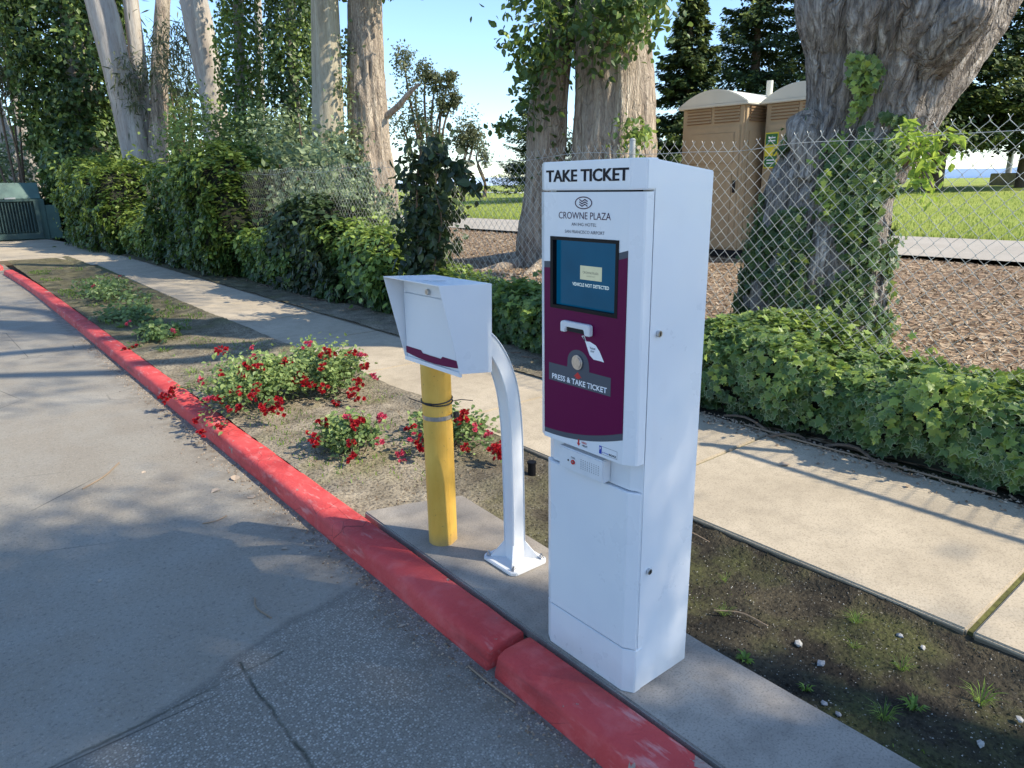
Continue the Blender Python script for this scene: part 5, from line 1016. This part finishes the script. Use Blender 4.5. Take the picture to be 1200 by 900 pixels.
rose('sparse rose bush with red heads scattered behind the yellow bollard', 2.30, 3.42, 0.22, 0.30, 0.20, 1100, [(-0.323, -0.025, 0.14, 3, 0), (-0.332, -0.083, 0.10, 2, 1), (-0.301, -0.151, 0.08, 7, 0), (-0.305, -0.198, 0.12, 6, 0), (-0.060, -0.190, 0.18, 5, 0), (-0.041, -0.199, 0.22, 4, 0), (-0.402, -0.057, 0.00, 4, 1), (-0.150, -0.342, 0.06, 4, 0), (-0.037, -0.496, 0.05, 9, 0), (-0.010, -0.501, 0.07, 8, 0), (0.014, -0.247, 0.13, 3, 1), (0.059, -0.277, 0.09, 3, 1), (-0.241, -0.172, 0.05, 3, 0)], 604, 0.034, 0.00, 1.0)
rose('dark leafy rose bush almost without blossoms at the far end of the strip', 1.95, 11.60, 0.42, 1.60, 0.24, 1500, [(0.113, -0.215, 0.34, 2, 1), (-0.335, -0.857, 0.30, 2, 1)], 605, 0.055, -0.25, 1.0)
rose('low half bare rose bush by the kerb in front of the far leafy one', 1.75, 9.60, 0.30, 0.70, 0.18, 800, [(-0.182, -0.941, 0.10, 2, 1)], 606, 0.055, -0.25, 1.0)
rose('very small rose bush with a single pink red bloom beside the kerb', 1.72, 8.00, 0.22, 0.35, 0.17, 1000, [(-0.051, -0.768, 0.20, 3, 1), (-0.309, -0.335, 0.00, 5, 0), (-0.391, -0.362, 0.00, 4, 0)], 607, 0.055, -0.25, 1.0)
# ------------------------------------------------------------------ litter, stones, weeds
def weed(label, x, y, s, n_, seed, bro=False):
    r = np.random.default_rng(seed); b = MB(); z0 = -.035
    for i in range(n_):
        a = r.uniform(0, 2*math.pi); L = s*.85*(.4+.8*r.random()); d = np.array([math.cos(a), math.sin(a), 0]); w_ = np.array([-d[1], d[0], 0])*s*(.09 if bro else .014)
        p0 = np.array([x, y, z0])+d*r.random()*s*.2; p1 = p0+d*L*.35+np.array([0, 0, L*.55]); p2 = p0+d*L*.85+np.array([0, 0, L*(.62 if not bro else .5)])
        b.add([p0-w_*.6, p0+w_*.6, p1+w_, p1-w_, p2], [(0, 1, 2, 3)], np.clip(.5+r.normal()*.25, 0, 1)); b.f.append(np.array([[3, 2, 4]])+b.n-5)
    o = b.build('weed', M['grass'], None, org=(x, y, z0)); o.location = (x, y, z0)
    return tag(o, label, 'weed', 'small weeds in the planting strip')
for i, (lab, x, y, s, n_, bro) in enumerate((('round tuft of bright grass at the bottom edge of the bare soil', 1.93, .66, .07, 60, 0), ('grassy tuft growing close to the back right corner of the ticket machine', 2.02, 1.27, .055, 36, 0), ('pale leafy weed at the edge of the concrete just right of the machine', 1.85, 1.07, .05, 26, 1), ('tiny silvery weed rosette between the concrete edge and the pale stones', 1.87, .87, .035, 20, 1), ('sparse grass tuft in the middle of the soil left of the largest pale stone', 2.22, 1.40, .045, 22, 0), ('double grass tuft near the sidewalk edge, above the scattered pebbles', 2.33, .93, .065, 46, 0), ('low feathery weed just below the double tuft', 2.19, .87, .045, 30, 0), ('flat spreading grass weed in front of the mossy sidewalk joint', 2.20, .72, .06, 40, 0), ('pale sprawling weed nearest the lower right corner', 2.22, .50, .08, 40, 0), ('small green weed at the foot of the rightmost spread of pebbles', 2.04, .62, .05, 24, 1),
    ('yellow green weed on the soil left of the big rose bush', 1.55, 6.2, .13, 90, 0), ('bright low weed by the kerb below the big rose bush', 1.62, 4.1, .08, 50, 0), ('small weed at the far end of the rose bed near the single red bloom', 1.6, 7.3, .14, 90, 0), ('grassy weed right against the kerb beyond the rose bed', 1.55, 9.0, .14, 80, 0))):
    weed(lab, x, y, s, n_, 200+i, bro)
def stone(label, x, y, s, seed, mat, z=None, nm='stone'):
    bm = bmesh.new(); bmesh.ops.create_icosphere(bm, subdivisions=1, radius=1); r = np.random.default_rng(seed); co = np.array([v.co[:] for v in bm.verts]); q = 1+.6*fbm(co*1.6+seed, 2, seed)
    for v, k_ in zip(bm.verts, q): v.co = Vector((v.co.x*k_*s*1.2, v.co.y*k_*s*.9, v.co.z*k_*s*.6))
    me = bpy.data.meshes.new(nm); bm.to_mesh(me); bm.free(); me.materials.append(mat); o = bpy.data.objects.new(nm, me); C.objects.link(o)
    o.location = (x, y, (-.03 if z is None else z)+s*.25); o.rotation_euler = (0, 0, r.uniform(0, 6)); return tag(o, label, 'stone', 'loose stones on the soil')
for i, (lab, x, y, s, mm) in enumerate((('largest pale cream stone lying in the middle of the bare soil', 2.06, 1.00, .016, 'stone'), ('bluish grey stone lying right of the largest cream one', 2.02, .90, .014, 'stone2'), ('grey stone next to the silvery rosette by the concrete edge', 1.85, .80, .011, 'stone2'), ('second grey stone by the concrete edge, nearer the camera', 1.84, .75, .010, 'stone2'), ('pale stone near the sidewalk edge below the mossy joint', 2.36, .72, .011, 'stone'), ('dull stone beside the sidewalk edge left of the mossy joint', 2.37, .80, .012, 'stone2'), ('off white stone at the far right of the soil', 2.03, .44, .012, 'stone'), ('pale pebble near the right border of the picture', 2.22, .40, .011, 'stone'), ('small cream pebble near the machine at the top of the bare soil', 2.22, 1.62, .009, 'stone'), ('small pale pebble right beside the cabinet edge', 2.08, 1.48, .008, 'stone'))):
    stone(lab, x, y, s, 300+i, M[mm])
M['pebble'] = leafmat('pebble', (.10, .085, .06), (.26, .23, .18), (.50, .48, .43), None, 0, .9)
def specks(name, n_, xf, yf, zf, s0, s1, mat, label, cat, seed):
    r = np.random.default_rng(seed); b = MB(); x = xf(r, n_); y = yf(r, n_)
    base = np.array([(1, 0, 0), (-.6, .8, 0), (-.5, -.9, 0), (.1, .0, .7)]); Fq = np.array([(0, 1, 3), (1, 2, 3), (2, 0, 3)])
    s = r.uniform(s0, s1, n_)**1.0; a = r.uniform(0, 6.28, n_); ca, sa = np.cos(a), np.sin(a)
    V = np.stack([x[:, None]+s[:, None]*(ca[:, None]*base[None, :, 0]-sa[:, None]*base[None, :, 1]*.7), y[:, None]+s[:, None]*(sa[:, None]*base[None, :, 0]+ca[:, None]*base[None, :, 1]*.7), zf(x, y)[:, None]+s[:, None]*base[None, :, 2]], -1)
    b.add(V.reshape(-1, 3), (np.arange(n_)[:, None, None]*4+Fq[None]).reshape(-1, 3), np.repeat(r.random(n_), 4)); return tag(b.build(name, mat), label, cat, kind='stuff')
specks('gravel', 2600, lambda r, n: r.uniform(1.8, 2.5, n), lambda r, n: r.uniform(-.5, 3.2, n)*1., lambda x, y: soil_z(x, y)+.001, .0012, .0045, M['pebble'], 'fine pale gravel scattered over the bare soil', 'gravel', 401)
specks('gravel', 2200, lambda r, n: r.uniform(1.45, 2.5, n), lambda r, n: r.uniform(2.9, 9, n), lambda x, y: soil_z(x, y)+.001, .003, .011, M['ground'], 'crumbs of dry earth around the rose bushes', 'earth', 402)
specks('kerb_litter', 2600, lambda r, n: 1.20-np.abs(r.normal(0, .06, n)), lambda r, n: r.uniform(-.2, 9, n), lambda x, y: RZ+0*x+.001, .0015, .009, M['dry'], 'crumbled leaf litter in the gutter along the red kerb', 'litter', 403)
specks('hedge_litter', 3000, lambda r, n: 3.84-np.abs(r.normal(0, .09, n)), lambda r, n: r.uniform(-1, 7, n), lambda x, y: 0*x+.016, .003, .014, M['dry'], 'dark crumbly leaf litter under the edge of the ivy', 'litter', 404)
specks('soil_clods', 5200, lambda r, n: r.uniform(1.78, 2.52, n), lambda r, n: r.uniform(-.6, 3.4, n), lambda x, y: soil_z(x, y)-.001, .003, .010, M['soil'], 'small dark clods on the bare soil', 'earth', 408)
# wood chips over the mulch bed
r = np.random.default_rng(405); n_ = 95000; x = 4.7+6.8*r.random(n_)**1.25; y = r.uniform(-2, 24, n_)**1.0; b = MB()
P = np.stack([x, y, np.interp(x, PX, PZ)+.05*fbm(np.stack([x*.9, y*.9, 0*y], -1), 4, 3)+.012], -1)
scatter(b, (np.array([(-.12, -.5, 0), (.12, -.5, 0), (.15, .5, .05), (-.1, .55, .03)]), np.array([(0, 1, 2, 3)]), np.zeros(4)), P, unit(r.normal(size=P.shape)*.45+np.array([0, 0, 1])), .042*(.4+1.1*r.random(n_)), r.random(n_), None, r)
M['chip'] = leafmat('wood_chip', (.13, .095, .06), (.30, .225, .145), (.52, .42, .30), None, .0, .85)
tag(b.build('wood_chips', M['chip']), 'brown wood chips spread over the ground behind the fence', 'wood chips', kind='stuff')
# short grass on the lawn edge
r = np.random.default_rng(406); n_ = 60000; x = 14.5+18*r.random(n_)**1.6; y = r.uniform(-2, 1, n_)*0+x*r.uniform(.12, 2.1, n_); P = np.stack([x, y, np.interp(x, PX, PZ)+.03], -1); b = MB()
scatter(b, (np.array([(-.16, 0, 0), (.16, 0, 0), (.05, 0, 1.), (-.25, 0, .8)]), np.array([(0, 1, 2, 3)]), np.zeros(4)), P, np.tile([0, 0, 1.], (n_, 1)), .055*(.5+r.random(n_)), .5+.2*r.normal(size=n_)+.3*fbm(P*.4, 2, 7), None, r)
M['turf'] = leafmat('turf_blade', (.18, .25, .035), (.32, .39, .08), (.50, .52, .18), None, .3, .8)
tag(b.build('turf', M['turf']), 'sunlit mown turf of the playing field', 'grass', kind='stuff')
# sparse ground growth over the planting strip
r = np.random.default_rng(407); n_ = 15000; x = r.uniform(1.42, 2.5, n_); y = r.uniform(.0, 17, n_); c = fbm(np.stack([x*2.5, y*2.0, 0*x], -1), 3, 77); ok = c > np.where(y < 3, .22, np.where(y > 8, .10, .12)); x, y = x[ok], y[ok]; n_ = len(x); P = np.stack([x, y, soil_z(x, y)], -1); b = MB()
scatter(b, (np.array([(-.12, 0, 0), (.12, 0, 0), (.05, .25, .8), (-.15, .2, .7)]), np.array([(0, 1, 2, 3)]), np.zeros(4)), P, unit(r.normal(size=P.shape)*.3+np.array([0, 0, 1.])), np.where(y < 3, .010, np.where(y > 8, .030, .020))*(.5+r.random(n_)), .4+.25*r.normal(size=n_), None, r)
tag(b.build('ground_cover', M['grass']), 'thin moss and sparse grass creeping over the soil strip', 'ground cover', kind='stuff')
# fallen leaves and twigs
def fallen(label, x, y, z, s, seed, mat='dry'):
    r = np.random.default_rng(seed); b = MB(); scatter(b, T_ovate(), np.array([(0, 0, .004)]), unit(np.array([(r.normal()*.15, r.normal()*.15, 1.)])), s, np.array([.6+.3*r.random()]), None, r)
    o = b.build('fallen_leaf', M[mat]); o.location = (x, y, z); return tag(o, label, 'leaf', 'fallen leaves')
for i, (lab, x, y, z, s) in enumerate((('curled pale leaf in the gutter below the hanging red roses', 1.10, 3.85, RZ, .075), ('pinkish dry leaf at the kerb foot just nearer than the pale one', 1.10, 3.55, RZ, .06), ('narrow dry leaf lying on the road left of the pinkish one', 1.00, 3.8, RZ, .06), ('single pale leaf alone on the lit asphalt far from the kerb', .75, 4.35, RZ, .035), ('brown leaf lying on the sunlit sidewalk inside the long pole shadow', 3.42, 1.82, .014, .07), ('small whitish leaf on the shaded sidewalk near the ivy', 3.60, 1.28, .014, .035), ('tiny dry leaf on the road in front of the bollard', 1.02, 2.9, RZ, .03), ('dry leaf in the gutter near the kerb joint', 1.10, 2.05, RZ, .03), ('light leaf fleck in the middle of the shaded asphalt', .3, 3.15, RZ, .022))):
    fallen(lab, x, y, z, s, 500+i)
def twig(label, pts, r_):
    p0 = np.array(pts[0]); o = MB().tube(catmull(pts, 12)-p0, r_, 5).build('twig', M['dry']); o.location = p0; return tag(o, label, 'twig', 'fallen twigs')
twig('long thin twig lying on the bare soil right of the machine', [(2.0, 1.30, -.02), (2.05, 1.22, -.012), (2.06, 1.12, -.018)], .0028)
twig('short crooked twig near the top of the bare soil', [(2.42, 1.62, -.02), (2.40, 1.72, -.005), (2.30, 1.70, -.02)], .0025)
twig('pale straight twig lying on the lit road at the left edge', [(.42, 4.30, RZ+.004), (.55, 4.42, RZ+.006), (.66, 4.60, RZ+.004)], .004)
twig('dark twig in the middle of the shaded asphalt', [(.76, 2.42, RZ+.004), (.74, 2.52, RZ+.007), (.76, 2.6, RZ+.004)], .003)
twig('twig on the road pointing at the yellow bollard', [(.80, 3.42, RZ+.004), (.86, 3.40, RZ+.007), (.92, 3.43, RZ+.004)], .003)
twig('curved brown twig against the kerb foot near the joint', [(1.17, 1.70, RZ+.004), (1.165, 1.60, RZ+.012), (1.18, 1.46, RZ+.004)], .0035)
twig('long bark strip lying along the foot of the ivy', [(3.80, 2.35, .02), (3.76, 1.9, .03), (3.80, 1.5, .02), (3.78, .95, .03)], .006)
b = MB().cyl((2.34, 2.72), .022, 2, -.05, .035, 16); b.cyl((2.34, 2.72), .026, 2, .0351, .045, 16); o = b.build('sprinkler_head', M['black'], None, org=(2.34, 2.72, 0)); o.location = (2.34, 2.72, 0); tag(o, 'small black sprinkler head in the soil between the red roses and the curved post', 'sprinkler')
